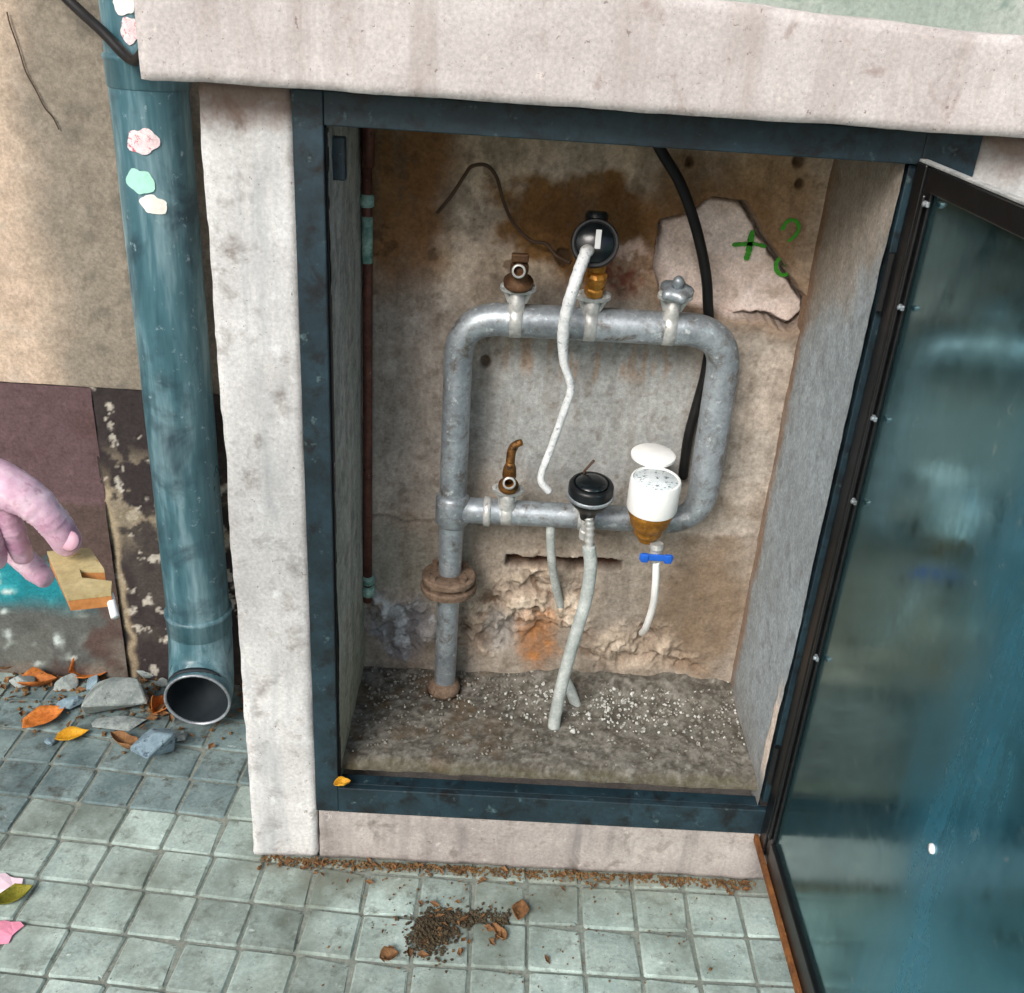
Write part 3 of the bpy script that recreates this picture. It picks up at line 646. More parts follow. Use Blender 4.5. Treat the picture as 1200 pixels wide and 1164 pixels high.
# ------------------------------------------------------------------ drainpipe
dp = empty('drainpipe', (-.016, .37, 0)); tag(dp, 'blue green downpipe against the old wall with open spout at its foot', 'drainpipe')
DC = Vector((-.016, .375, 0)); DR = .057
V = []
rs = random.Random(3)
path = [DC+Vector((0, 0, z)) for z in np.linspace(2.5, .20, 60)]
mb = MB(); mb.tube(path, [DR*(1+.012*noise.noise(Vector((z.z*9, 3, 1)))) for z in path], 32, False); mb.build('pipe', M['drain'], dp, True)
sp0 = DC+Vector((0, 0, .215)); mouth = Vector((-.004, .288, .082))
el = smooth_path([sp0, DC+Vector((0, -.002, .165)), DC+Vector((.002, -.016, .122)), Vector((-.007, .326, .090)), Vector((-.005, .305, .0835)), mouth], 6)
mb = MB(); mb.tube(el, [.0585+.003*i/len(el) for i in range(len(el))], 32, False); o = mb.build('spout', M['drain'], dp, True)
sol = o.modifiers.new('wall', 'SOLIDIFY'); sol.thickness = .004; sol.offset = -1; o.data.materials.append(M['drain_in']); sol.material_offset = 1
mdir = (el[-1]-el[-3]).normalized()
mb = MB(); mb.lathe([(.0565, -.002), (.0605, -.004), (.0618, -.001), (.0612, .002), (.0590, .0025), (.0565, .0010), (.0565, -.002)], mouth, mdir, 36, False); mb.build('rim', M['galv'], dp, True)
mb = MB()
for z0, e in ((1.162, .002), (.205, .003)):
    mb = MB(); mb.lathe([(DR, z0-.02), (DR+e, z0-.018), (DR+e, z0+.016), (DR+e+.002, z0+.018), (DR+e+.002, z0+.024), (DR, z0+.026)], DC, seg=32); mb.build('collar', M['drain'], dp, True)
def sticker(u, v, wpx, hpx, mat, seed):
    rs = random.Random(seed); c = at(u, v, .33); a0 = math.asin(max(-.95, min(.95, (c.x-DC.x)/DR)))
    # wall point on the pipe's front at that sight line
    for _ in range(6):
        Yp = DC.y-math.sqrt(max(1e-6, DR**2-(c.x-DC.x)**2)) if abs(c.x-DC.x) < DR else DC.y; c = at(u, v, Yp)
    a0 = math.asin(max(-.97, min(.97, (c.x-DC.x)/DR)))
    n = 30; V = []; r = DR+.0015
    rr = [1+.12*math.sin(2*math.pi*k/n*2+seed)+.08*math.sin(2*math.pi*k/n*5+2*seed)+rs.uniform(-.04, .04) for k in range(n)]
    def P(da, dz): return DC+Vector((math.sin(a0+da)*r, -math.cos(a0+da)*r, c.z+dz))
    V.append(P(0, 0))
    for q in (.5, 1):
        for k in range(n):
            t = 2*math.pi*k/n; V.append(P(math.cos(t)*wpx*.5*.00125/DR*q*rr[k], math.sin(t)*hpx*.5*.0013*q*rr[k]))
    Fc = [(0, 1+k, 1+(k+1) % n) for k in range(n)] + [(1+k, 1+n+k, 1+n+(k+1) % n, 1+(k+1) % n) for k in range(n)]
    return obj('sticker', V, Fc, mat, dp, True)
sticker(167, 166, 34, 30, M['sticker_pink'], 1); sticker(164, 213, 32, 30, M['sticker_mint'], 2); sticker(180, 240, 30, 22, M['sticker_white'], 3)
sticker(152, 36, 22, 24, M['sticker_pink'], 5); sticker(146, 4, 26, 22, M['sticker_white'], 6)

wc = MB(); wc.tube(smooth_path([at(0, -80, .40), at(80, 0, .36), at(120, 37, .32), at(156, 71, .285), Vector((.04, .24, 1.208)), Vector((.135, .2, 1.228))], 6), .0075, 12)
tag(wc.build('wall_cable', M['rubber'], None, True), 'thick black cable slanting across the wall behind the drainpipe top', 'cable')

# ------------------------------------------------------------------ pipe manifold
YM = .215
mf = empty('pipe_manifold', (.46, YM, .19)); tag(mf, 'grey galvanised pipe loop with outlets bolted inside the meter recess', 'pipe manifold')
zl, zt_ = .557, .872; xl, xr = .462, .857
P1 = fillet([(.460, YM+.004, .18), (xl, YM, .45), (xl, YM, zt_), (xr, YM, zt_+.004), (xr+.002, YM, zl), (xl+.01, YM, zl-.002)], .062, 9)
def rad_at(p):
    k = min(1, max(0, (p.z-.45)/.1))
    if p.x < xl+.02: return .0185+.003*k
    if p.z < zl+.03: return .0205
    return .0245
fine = []
for a, b in zip(P1[:-1], P1[1:]):
    nn = max(1, int((b-a).length/.03))
    fine += [a+(b-a)*(k/nn) for k in range(nn)]
fine.append(P1[-1])
rr_ = [rad_at(p) for p in fine]
for _ in range(4): rr_ = [rr_[0]]+[(rr_[i-1]+rr_[i]+rr_[i+1])/3 for i in range(1, len(rr_)-1)]+[rr_[-1]]
MB().tube(fine, rr_, 22).build('pipe_loop', M['galv'], mf, True)
mb = MB(); mb.lathe([(.0215, -.03), (.027, -.024), (.027, .02), (.0225, .026)], (xl, YM, zl), seg=22); mb.build('tee', M['galv'], mf, True)
MB().lathe([(.0215, 0), (.0245, .001), (.0245, .01), (.021, .012)], (xl+.05, YM, zl-.002), (1, 0, 0), 22).build('weld_band', M['galv_bright'], mf, True)
fl = MB()
for z0, r0 in ((.405, .046), (.424, .044)):
    fl.lathe([(.019, z0-.001), (r0, z0), (r0+.001, z0+.003), (r0+.001, z0+.009), (r0-.002, z0+.012), (.019, z0+.013)], (xl-.001, YM, 0), seg=28)
fo = fl.build('flange', M['rust_iron'], mf, auto=40)
for k in range(4):
    a = R(45+90*k); mb = MB(); c = (xl-.001+math.cos(a)*.035, YM+math.sin(a)*.035, .398); mb.lathe([(.006, 0), (.006, .045)], c, seg=6); mb.build('bolt', M['rust_iron'], fo)
MB().lathe([(.018, 0), (.027, .0), (.029, .008), (.026, .018), (.019, .024)], (.459, YM+.004, .19), seg=22).build('foot_collar', M['rust_iron'], mf, True)
OUT = {}
def outlet(key, x, zp, rp, bright=True, hgt=.034):
    dirv = Vector((0, -.42, 1)).normalized(); c = Vector((x, YM, zp)); b0 = c+dirv*(rp*.6); top = c+dirv*(rp+hgt)
    mb = MB(); mb.lathe([(.0155, 0), (.0155, .006), (.0115, .01), (.0115, rp*.4+hgt-.004)], b0, dirv, 18)
    stub = mb.build('outlet_stub', M['galv_bright'], mf, True)
    bt = MB().lathe([(rp+.0004, -.009), (rp+.0022, -.008), (rp+.0022, .008), (rp+.0004, .009)], c, (1, 0, 0), 24).build('saddle', M['galv_bright'], mf, True)
    # oval flange with two ears
    V = []; n = 24; q = Vector((0, 0, 1)).rotation_difference(dirv)
    for hh in (0, .006):
        for k in range(n):
            a = 2*math.pi*k/n; V.append(top-dirv*.004+q @ Vector((math.cos(a)*.0255, math.sin(a)*.0125, hh)))
    Fc = [(k, (k+1) % n, n+(k+1) % n, n+k) for k in range(n)]+[tuple(range(n-1, -1, -1)), tuple(range(n, 2*n))]
    obj('ear_flange', V, Fc, M['galv_bright'] if bright else M['galv'], stub)
    for sg in (-1, 1):
        mb = MB(); mb.tube([top+Vector((sg*.011, 0, 0))-dirv*.026, top+Vector((sg*.0215, 0, 0))+dirv*.004], .0035, 8); mb.build('bolt', M['galv_bright'], stub)
    OUT[key] = (top+dirv*.003, dirv)
outlet('a', .544, .874, .0245); outlet('b', .652, .8755, .0245, hgt=.026); outlet('c', .768, .8765, .0245)
outlet('d', .549, .557, .0205); outlet('e', .672, .557, .0205, hgt=.02); outlet('f', .775, .557, .0205, hgt=.01)

# stop valve, top left of the loop
p, d = OUT['a']
va = empty('stop_valve', p); tag(va, 'rusty brown stop valve on the upper pipe, left of the black meter', 'valve')
MB().lathe([(.012, 0), (.021, .002), (.0215, .008), (.014, .012), (.011, .02), (.013, .026), (.013, .034), (.009, .038)], p, d, 18).build('valve_body', M['bronze'], va, True)
MB().lathe([(.0055, -.004), (.0095, -.004), (.0105, .016), (.0105, .019), (.006, .019), (.006, .004)], p+d*.028, (-.05, -1, .1), 16, False).build('outlet_mouth', M['bronze'], va, True)
MB().lathe([(.007, .0005), (.0098, .0005), (.0098, .002), (.007, .002)], p+d*.028+Vector((-.001, -.019, .002)), (-.05, -1, .1), 18, False).build('mouth_ring', M['galv_bright'], va, True)
mb = MB(); mb.box(-.012, .012, -.006, .006, 0, .012, .002); mb.v = [tuple(Vector(q)+p+d*.040) for q in mb.v]; mb.build('square_head', M['bronze'], va)

# brass valve, lower left
p, d = OUT['d']
vb = empty('brass_valve', p); tag(vb, 'brass stop valve with bent lever on the lower pipe', 'valve')
MB().lathe([(.011, 0), (.016, .002), (.016, .008), (.010, .012), (.009, .02), (.011, .03), (.010, .045), (.006, .06)], p, d, 18).build('valve_body', M['dull_brass'], vb, True)
MB().lathe([(.0055, -.004), (.0095, -.004), (.011, .018), (.011, .021), (.0065, .021), (.0065, .004)], p+d*.022, (.02, -1, .12), 16, False).build('outlet_mouth', M['dull_brass'], vb, True)
MB().lathe([(.0072, .0005), (.0102, .0005), (.0102, .002), (.0072, .002)], p+d*.022+Vector((.0004, -.021, .0025)), (.02, -1, .12), 18, False).build('mouth_ring', M['galv_bright'], vb, True)
mb = MB(); q = p+d*.055; mb.tube(smooth_path([q, q+Vector((.001, .004, .018)), q+Vector((.006, .005, .030)), q+Vector((.016, .004, .036))], 4), [.007]*8+[.006]*4+[.0045], 8); mb.build('lever', M['dull_brass'], vb, True)

# capped outlet, top right
p, d = OUT['c']
vc = empty('capped_outlet', p); tag(vc, 'small grey lobed handwheel cap on the upper pipe below the pale patch', 'valve cap')
V = []; n = 30
for hh, kk in ((0, 1), (.006, 1.04), (.011, .92), (.013, .5)):
    for k in range(n):
        a = 2*math.pi*k/n; r = (.0215+.0032*math.cos(5*a))*kk; V.append(p+Vector((0, 0, 1)).rotation_difference(d) @ Vector((r*math.cos(a), r*math.sin(a), hh)))
Fc = [(i*n+k, i*n+(k+1) % n, (i+1)*n+(k+1) % n, (i+1)*n+k) for i in range(3) for k in range(n)]+[tuple(range(n-1, -1, -1)), tuple(range(3*n, 4*n))]
obj('handwheel', V, Fc, M['galv'], vc, True)
MB().lathe([(.008, .012), (.008, .024), (.005, .028), (.0001, .029)], p, d, 12).build('spindle', M['galv'], vc, True)

# top meter: round black drum facing the street, on a brass union
p, d = OUT['b']
ma = empty('water_meter', p); tag(ma, 'round black water meter on brass union above the upper pipe', 'water meter')
MB().lathe([(.009, 0), (.0145, .002), (.0145, .012), (.0125, .014), (.0125, .018), (.0155, .02), (.0155, .034), (.011, .038)], p, d, 8).build('union_nut', M['old_brass'], ma)
mc = at(697, 286, .185)
ax = Vector((-.08, -1, .30)).normalized()
MB().lathe([(.0001, -.03), (.024, -.03), (.031, -.02), (.0335, 0), (.0335, .014), (.0315, .018), (.0285, .018), (.0275, .0145), (.0001, .0145)], mc, ax, 30).build('meter_body', M['black_plastic'], ma, auto=50)
MB().lathe([(.0001, 0), (.027, 0), (.0255, .0015), (.0001, .0022)], mc+ax*.0148, ax, 28).build('dial_glass', M['meter_glass'], ma, True)
mb = MB(); mb.box(-.004, .004, -.0015, .0015, -.014, .012, .001); mb.v = [tuple(mc+ax*.0195+Vector((.004, -.0, .006))+Vector(q)) for q in mb.v]; mb.build('glass_label', M['white_plastic'], ma)
MB().lathe([(.016, .0), (.016, .038), (.013, .042), (.0001, .042)], mc+Vector((0, .008, 0)), (0, .1, 1), 14).build('cap', M['black_plastic'], ma, auto=40)
MB().tube([p+d*.034, mc+Vector((.006, .004, -.022))], [.012, .014], 14).build('inlet_neck', M['old_brass'], ma, True)
MB().tube([mc+Vector((-.008, -.012, -.006)), mc+Vector((-.014, -.034, -.004))], [.009, .009], 12).build('outlet_neck', M['galv_bright'], ma, True)

# lower black meter
mbm = empty('water_meter', at(688, 600, .165)); tag(mbm, 'black water meter with domed dark glass on the lower pipe beside the white one', 'water meter')
c = at(689, 600, .160); ax = Vector((0, -.16, 1)).normalized()
MB().lathe([(.008, -.012), (.012, -.01), (.0135, 0), (.020, .010), (.031, .022), (.0345, .030), (.0345, .050), (.032, .054), (.028, .055), (.028, .052), (.0001, .052)], c, ax, 30).build('meter_body', M['black_plastic'], mbm, auto=45)
MB().lathe([(.0345, .030), (.036, .031), (.036, .036), (.0345, .037)], c, ax, 30).build('highlight_band', M['galv'], mbm, True)  # pale ring standing in for the shiny highlight round the black body
MB().lathe([(.0001, 0), (.026, 0), (.024, .004), (.014, .0075), (.0001, .0085)], c+ax*.0524, ax, 28).build('dial_glass', M['meter_glass'], mbm, True)
MB().tube([c+Vector((-.012, .012, .040)), c+Vector((-.010, .016, .062)), c+Vector((.002, .012, .082))], .0022, 8).build('lid_tab', M['wire'], mbm, True)
MB().lathe([(.0095, 0), (.0095, .014), (.0075, .016), (.0075, .03), (.010, .032), (.010, .04)], c-ax*.05, ax, 10).build('hose_nipple', M['galv_bright'], mbm)
MB().tube([c+Vector((0, .0, .0)), (.672, YM-.022, .578)], .011, 12).build('inlet_neck', M['old_brass'], mbm, True)

# white meter with brass body
wmz = at(763, 598, .145)
wm = empty('water_meter', wmz); tag(wm, 'white capped water meter with open lid on brown brass body', 'water meter')
ax = Vector((.0, -.10, 1)).normalized()
MB().lathe([(.0001, -.056), (.012, -.056), (.014, -.052), (.014, -.046), (.020, -.044), (.022, -.040), (.022, -.032), (.0265, -.028), (.0305, -.020), (.032, -.010), (.0345, -.006), (.0345, .003), (.031, .006)], wmz, ax, 26).build('brass_body', M['old_brass'], wm, auto=50)
MB().lathe([(.031, .003), (.0375, .004), (.0385, .007), (.0385, .052), (.037, .056), (.0345, .057), (.034, .053), (.0001, .053)], wmz, ax, 34).build('meter_cap', M['white_plastic'], wm, auto=45)
MB().lathe([(.0001, 0), (.0335, 0), (.033, .0012), (.0001, .0014)], wmz+ax*.0532, ax, 30).build('dial', M['dial'], wm, True)
lc = wmz+ax*.064+Vector((.002, .066, .0))
MB().lathe([(.0001, -.003), (.032, -.003), (.0345, -.001), (.0345, .003), (.032, .005), (.0001, .006)], lc, Vector((0, -.10, 1)), 32).build('flip_lid', M['white_plastic'], wm, auto=40)
MB().box(lc.x-.012, lc.x+.012, wmz.y+.026, wmz.y+.040, wmz.z+.054, wmz.z+.064, .002).build('hinge', M['white_plastic'], wm)
MB().tube([wmz+Vector((.012, .012, -.006)), wmz+Vector((.016, .05, -.012)), (.782, YM-.01, .562)], [.013, .012, .013], 14).build('inlet_neck', M['old_brass'], wm, True)
bt = at(768, 650, .135)
MB().lathe([(.010, .02), (.011, .012), (.009, .008), (.009, -.006), (.0075, -.012)], bt, (0, 0, 1), 12).build('tap_stem', M['galv_bright'], wm)
V = MB()
V.box(bt.x-.026, bt.x+.026, bt.y-.013, bt.y-.0095, bt.z-.0045, bt.z+.0065, .0015); V.box(bt.x-.024, bt.x-.012, bt.y-.016, bt.y-.0094, bt.z-.007, bt.z+.008, .002); V.box(bt.x+.012, bt.x+.024, bt.y-.016, bt.y-.0094, bt.z-.007, bt.z+.008, .002)
V.build('blue_handle', M['blue'], wm)

# ------------------------------------------------------------------ hoses and cables
def hose(name, pts, rad, mat, label, cat, ribs=0, seg=14, n=10, group=None, jit=0, taper=0):
    P = smooth_path(pts, n); k = len(P)
    rr = [rad*(1-taper*sst(.3, .5, np.float64(i/k)))*(1+ribs*math.sin(i*2.1)+jit*(random.random()-.5)) for i in range(k)]
    o = MB().tube(P, rr, seg).build(name, mat, None, True)
    return tag(o, label, cat, group)
hose('wrapped_hose', [mc+Vector((-.013, -.030, -.004)), at(676, 325, .135), at(664, 365, .140), at(660, 395, .150), at(661, 425, .158), at(669, 455, .163), at(660, 485, .168), at(646, 525, .176), at(634, 560, .182), at(644, 577, .184)], .0085, M['tape'], 'white tape wrapped hose hanging from the top black meter', 'hose', 0, 12, 10, jit=.10, taper=.3)
hose('grey_hose', [c-ax*.04 if False else at(690, 640, .150), at(692, 665, .148), at(686, 705, .146), at(672, 752, .144), at(659, 800, .142), at(651, 838, .142), at(649, 852, .141)], .0105, M['conduit'], 'long grey plastic hose from the lower black meter down to the gravel', 'hose', .0, 14, 10, jit=.04)
hose('thread_hose', [at(690, 606, .154), at(691, 622, .151), at(690, 642, .150)], .0072, M['galv_bright'], 'short silver threaded connector under the lower black meter', 'connector', .16, 12, 8)
hose('drain_tube', [at(645, 611, .21), at(646, 650, .225), at(650, 680, .245), at(657, 712, .272)], .0075, M['conduit'], 'thin grey tube dropping from the lower pipe into the wall rubble', 'tube')
hose('white_tube', [at(769, 658, .134), at(768, 685, .142), at(765, 710, .165), at(757, 735, .200), at(752, 742, .24)], .0058, M['white_plastic'], 'slim white tube under the blue tap handle', 'tube')
hose('grey_stub', [at(661, 795, .225)+Vector((0, 0, 0)), at(668, 808, .215), at(676, 830, .197)], .0095, M['conduit'], 'short broken grey conduit stub poking out of the gravel', 'conduit stub', 0, 12, 6)
hose('black_cable', [at(755, 130, .20), at(772, 172, .21), at(797, 215, .225), at(815, 265, .235), at(827, 320, .238), at(830, 362, .246), at(832, 400, .258), at(826, 440, .258), at(815, 480, .262), at(806, 515, .266), at(800, 560, .27)], .0078, M['rubber'], 'black cable crossing the pale patch and running behind the pipe loop', 'cable', 0, 12)
hose('loose_wire', [at(512, 250, .268), at(530, 228, .262), at(545, 205, .258), at(553, 195, .256), at(570, 194, .256), at(582, 208, .256), at(590, 236, .256), at(602, 262, .258), at(622, 282, .258), at(640, 286, .25), at(652, 300, .245), at(668, 308, .225)], .0026, M['wire'], 'thin brown loose wire curling on the wall above the stop valve', 'wire', 0, 8)
cp = empty('copper_pipe', (.319, .262, .36)); tag(cp, 'thin brown copper pipe running down the back left corner of the recess', 'pipe')
MB().tube([(.320, .262, 1.18), (.321, .262, .9), (.320, .262, .6), (.319, .262, .34)], .0075, 12).build('tube', M['copper'], cp, True)
MB().tube([(.3265, .245, 1.18), (.3245, .248, 1.07)], .0085, 12).build('upper_sleeve', M['copper'], cp, True)
for z0, z1, r in ((1.012, 1.03, .0105), (.93, 1.0, .0082), (.352, .372, .0115), (.376, .392, .011)):
    MB().lathe([(r*.8, 0), (r, .002), (r, z1-z0-.002), (r*.8, z1-z0)], (.3205, .262, z0), seg=12).build('joint', M['verdigris'], cp, True)

# ------------------------------------------------------------------ stones, gravel, leaves, litter
def stone(u, v, sx, sy, sz, seed, mat, label, group='stones by the drainpipe foot', rz=0, z0=0):
    rs = random.Random(seed); c = atz(u, v, z0+sz*.4); bm = bmesh.new()
    for _ in range(13):
        q = Vector((rs.gauss(0, 1), rs.gauss(0, 1), rs.gauss(0, 1))).normalized()
        k = max(abs(q.x), abs(q.y), abs(q.z)); q = q*(.5+.5/k*.8)
        bm.verts.new(Vector((q.x*sx*.5, q.y*sy*.5, q.z*sz*.5)))
    r = bmesh.ops.convex_hull(bm, input=bm.verts[:]); bmesh.ops.delete(bm, geom=[e for e in r['geom_interior'] if isinstance(e, bmesh.types.BMVert)], context='VERTS')
    bmesh.ops.bevel(bm, geom=bm.edges[:], offset=min(sx, sy, sz)*.03, segments=1, affect='EDGES')
    me = bpy.data.meshes.new('stone'); bm.to_mesh(me); bm.free(); me.materials.append(mat)
    zmin = min(q.co.z for q in me.vertices)
    o = bpy.data.objects.new('stone', me); COL.objects.link(o); o.location = (c.x, c.y, z0-zmin-.001); o.rotation_euler.z = rz
    return tag(o, label, 'stone', group)
stone(133, 816, .15, .12, .085, 5, M['stone'], 'largest pale grey angular stone among the orange leaves', rz=.3)
stone(181, 873, .095, .085, .075, 8, M['stone_blue'], 'blue grey pointed stone in front of the drainpipe spout', rz=.7)
stone(76, 797, .055, .046, .046, 12, M['stone'], 'small pale stone behind the largest stone, between two orange leaves')
stone(84, 822, .065, .04, .026, 15, M['stone_blue'], 'flat thin stone chip left of the largest stone', rz=.5)
stone(140, 846, .12, .05, .02, 21, M['stone'], 'flat pale slab fragment under the largest stone', rz=.2)
stone(170, 785, .06, .04, .03, 24, M['stone'], 'rough grey lump of mortar at the foot of the wall', rz=.2)
stone(25, 800, .06, .045, .03, 31, M['stone'], 'grey stone chip at the wall foot near the left edge', rz=.4)
stone(60, 868, .03, .022, .016, 33, M['stone_blue'], 'tiny blue grey chip beside the yellow leaf', rz=1.1)
stone(215, 862, .04, .03, .018, 35, M['stone'], 'small grey chip just under the spout mouth', rz=.8)
stone(112, 800, .05, .04, .03, 37, M['stone_blue'], 'dark blue grey stone half hidden behind the largest stone', rz=.2)
stone(190, 800, .035, .03, .022, 27, M['stone'], 'small mortar lump just left of the spout rim')

def leaf(u, v, ln, wd, rz, mat, label, seed, curl=.5, group='fallen leaves', z0=.001, tilt=0, Z=None):
    rs = random.Random(seed); c = atz(u, v, (Z or 0)+.008); nu, nv = 9, 7; V = []; ln *= 1.2; wd *= 1.3
    for i in range(nu):
        t = i/(nu-1); wv = math.sin(math.pi*min(1, t**.8))**.8*(1+.12*math.sin(9*t+seed))+.02
        for j in range(nv):
            q = j/(nv-1)*2-1
            z = curl*wd*(abs(q)**1.6)*.7*wv + curl*ln*.28*(2*t-1)**2 + rs.uniform(-1, 1)*.0012
            V.append(Vector(((t-.5)*ln, q*wd*.5*wv*(1-.25*curl), z)))
    Fc = [(i*nv+j, (i+1)*nv+j, (i+1)*nv+j+1, i*nv+j+1) for i in range(nu-1) for j in range(nv-1)]
    me = bpy.data.meshes.new('leaf'); Rm = Matrix.Rotation(rz, 4, 'Z') @ Matrix.Rotation(tilt, 4, 'X')
    V = [Rm @ q for q in V]; zm = min(q.z for q in V)
    me.from_pydata([q for q in V], [], Fc); me.update(); me.materials.append(mat); me.polygons.foreach_set('use_smooth', [True]*len(me.polygons))
    o = bpy.data.objects.new('leaf', me); COL.objects.link(o); o.location = (c.x, c.y, (Z or 0)+z0-zm)
    sm = o.modifiers.new('thickness', 'SOLIDIFY'); sm.thickness = .0008
    return tag(o, label, 'leaf', group)
leaf(108, 782, .075, .055, .5, M['leaf_orange'], 'large curled orange leaf leaning at the foot of the wall', 1, .9, tilt=.7)
leaf(52, 842, .07, .045, .9, M['leaf_orange'], 'flat orange leaf nearest the left, in front of the stones', 2, .4)
leaf(84, 861, .05, .03, .5, M['leaf_yellow'], 'small bright yellow leaf in front of the stones', 3, .4)
leaf(44, 801, .06, .04, .3, M['leaf_orange'], 'brownish orange leaf behind the flat orange one', 4, .7)
leaf(186, 828, .045, .035, 1.3, M['leaf_orange'], 'curled orange leaf between the largest stone and the spout', 5, .9, tilt=.4)
leaf(8, 781, .05, .035, .1, M['leaf_brown'], 'brown leaf against the wall foot at the far left', 6, .6)
leaf(146, 872, .06, .028, 2.6, M['leaf_brown'], 'dry curled brown leaf between yellow leaf and blue stone', 7, .9)
leaf(18, 1050, .045, .028, .8, M['leaf_olive'], 'olive green leaf on the pavement at the left edge', 8, .6)
leaf(401, 916, .022, .016, .4, M['leaf_yellow'], 'tiny ochre leaf in the lower left corner of the recess', 9, .6, Z=.172)
leaf(610, 1066, .035, .022, 1.4, M['leaf_brown'], 'small brown leaf on the pavement right of the soil clump', 10, .6)
leaf(456, 1118, .024, .02, .4, M['leaf_brown'], 'dark brown leaf scrap left of the soil clump', 11, .5)
leaf(585, 1090, .03, .014, 2.2, M['leaf_brown'], 'narrow brown leaf sliver just right of the soil clump', 12, .5)
def scrap(u, v, r, mat, label, seed):
    rs = random.Random(seed); c = atz(u, v, .002); n = 14; V = []
    for zz in (0, .0012):
        for k in range(n):
            a = 2*math.pi*k/n; q = r*(1+rs.uniform(-.25, .2) if zz == 0 else 1); V.append((c.x+math.cos(a)*q, c.y+math.sin(a)*q*.8, .002+zz+.002*math.cos(2*a)))
    for k in range(n): V[n+k] = (V[k][0], V[k][1], V[k][2]+.001)
    Fc = [tuple(range(n-1, -1, -1)), tuple(range(n, 2*n))]+[(k, (k+1) % n, n+(k+1) % n, n+k) for k in range(n)]
    tag(obj('paper_scrap', V, Fc, mat), label, 'scrap', 'paper scraps on the pavement')
scrap(2, 1092, .028, M['pink_paper'], 'bright pink scrap on the pavement at the left edge', 1)
scrap(3, 1036, .026, M['pale_paper'], 'pale pink scrap beside the olive leaf at the left edge', 2)

def grit(n, area, zf, smin, smax, seed):
    rs = random.Random(seed); mb = MB()
    for _ in range(n):
        x, y = area(rs); q = rs.uniform(smin, smax)*(1.6 if rs.random() < .06 else 1); z = zf(x, y)
        P = [Vector((rs.uniform(.6, 1)*a, rs.uniform(.6, 1)*b, rs.uniform(.5, .9)*c_)) for a, b, c_ in ((1, 0, 0), (-1, 0, 0), (0, 1, 0), (0, -1, 0), (0, 0, 1), (0, 0, -1))]
        Rm = Matrix.Rotation(rs.uniform(0, 6), 3, 'Z') @ Matrix.Rotation(rs.uniform(0, 3), 3, 'X')
        mb.add([Rm @ p_*q + Vector((x, y, z)) for p_ in P], [(0, 2, 4), (2, 1, 4), (1, 3, 4), (3, 0, 4), (2, 0, 5), (1, 2, 5), (3, 1, 5), (0, 3, 5)])
    return mb
fz = lambda x, y: .190+(.010 if x > .6 else .003)*float(sst(.17, .26, np.float64(y)))-.010*float(sst(.045, .02, np.float64(y)))
tag(grit(900, lambda r: (r.uniform(.32, .975), max(.05, .275-abs(r.gauss(0, .09))) if r.random() < .7 else r.uniform(.06, .27)), fz, .0014, .0046, 1).build('gravel', M['gravel']), 'grey gravel strewn over the recess floor', 'gravel', kind='stuff')
tag(grit(420, lambda r: (min(.975, max(.33, r.gauss(.77, .12))), min(.275, max(.05, r.gauss(.20, .04)))), fz, .0012, .0050, 2).build('white_gravel', M['gravel_white']), 'pale mortar crumbs heaped at the back of the recess floor', 'gravel', kind='stuff')
tag(grit(1300, lambda r: (r.uniform(.18, 1.0), -.001-abs(r.gauss(0, .009))), lambda x, y: .001, .001, .004, 3).build('dirt_line', M['litter']), 'brown dirt and leaf crumbs along the plinth foot', 'dirt', kind='stuff')
tag(grit(380, lambda r: (r.uniform(-.5, .15), .45-abs(r.gauss(0, .07))), lambda x, y: .002, .0018, .008, 4).build('wall_debris', M['litter']), 'crumbs of dirt and mortar along the wall foot', 'dirt', kind='stuff')
tag(grit(150, lambda r: (r.uniform(.3, .95), r.uniform(-.28, -.02)), lambda x, y: .0008, .001, .003, 6).build('pavement_grit', M['litter']), 'sparse dirt crumbs scattered over the pavement', 'dirt', kind='stuff')
cx0 = atz(505, 1095, 0)
def flakes(n, area, seed, lo=.006, hi=.018):
    rs = random.Random(seed); mb = MB()
    for _ in range(n):
        x, y = area(rs); q = rs.uniform(lo, hi); w_ = q*rs.uniform(.35, .7); a = rs.uniform(0, 6.3); tl = rs.uniform(-.6, .6); z = rs.uniform(.002, .006)+abs(math.sin(tl))*w_*.5
        P = [Vector((-q*.5, 0, 0)), Vector((-q*.1, w_*.5, q*.12)), Vector((q*.5, 0, q*.05)), Vector((q*.1, -w_*.5, q*.12)), Vector((0, 0, -.001))]
        Rm = Matrix.Rotation(a, 3, 'Z') @ Matrix.Rotation(tl, 3, 'X')
        mb.add([Rm @ p_+Vector((x, y, z)) for p_ in P], [(0, 4, 1), (1, 4, 2), (2, 4, 3), (3, 4, 0)])
    return mb
tag(flakes(90, lambda r: (r.uniform(-.55, .12), .44-abs(r.gauss(0, .09))), 3, .008, .03).build('leaf_litter', M['leaf_brown']), 'brown leaf fragments littering the ground among the stones', 'leaf litter', kind='stuff')
tag(flakes(110, lambda r: (r.uniform(.2, 1.0), -.003-abs(r.gauss(0, .016))), 5, .005, .016).build('plinth_litter', M['leaf_brown']), 'small dry leaf flakes along the foot of the plinth', 'leaf litter', kind='stuff')
tag(flakes(40, lambda r: (r.gauss(cx0.x+.02, .05), r.gauss(cx0.y+.01, .035)), 8, .006, .02).build('clump_litter', M['leaf_brown']), 'dry leaf flakes scattered round the soil clump', 'leaf litter', kind='stuff')
cc = atz(505, 1095, 0)
def clump_area(r):
    t = r.random()
    if t < .65: return (cc.x+r.gauss(0, .017)+.3*(r.random()-.5)*.03, cc.y+r.gauss(0, .020))
    return (cc.x+r.uniform(-.01, .12), cc.y+.035+r.gauss(0, .008)-.0)
smv = []
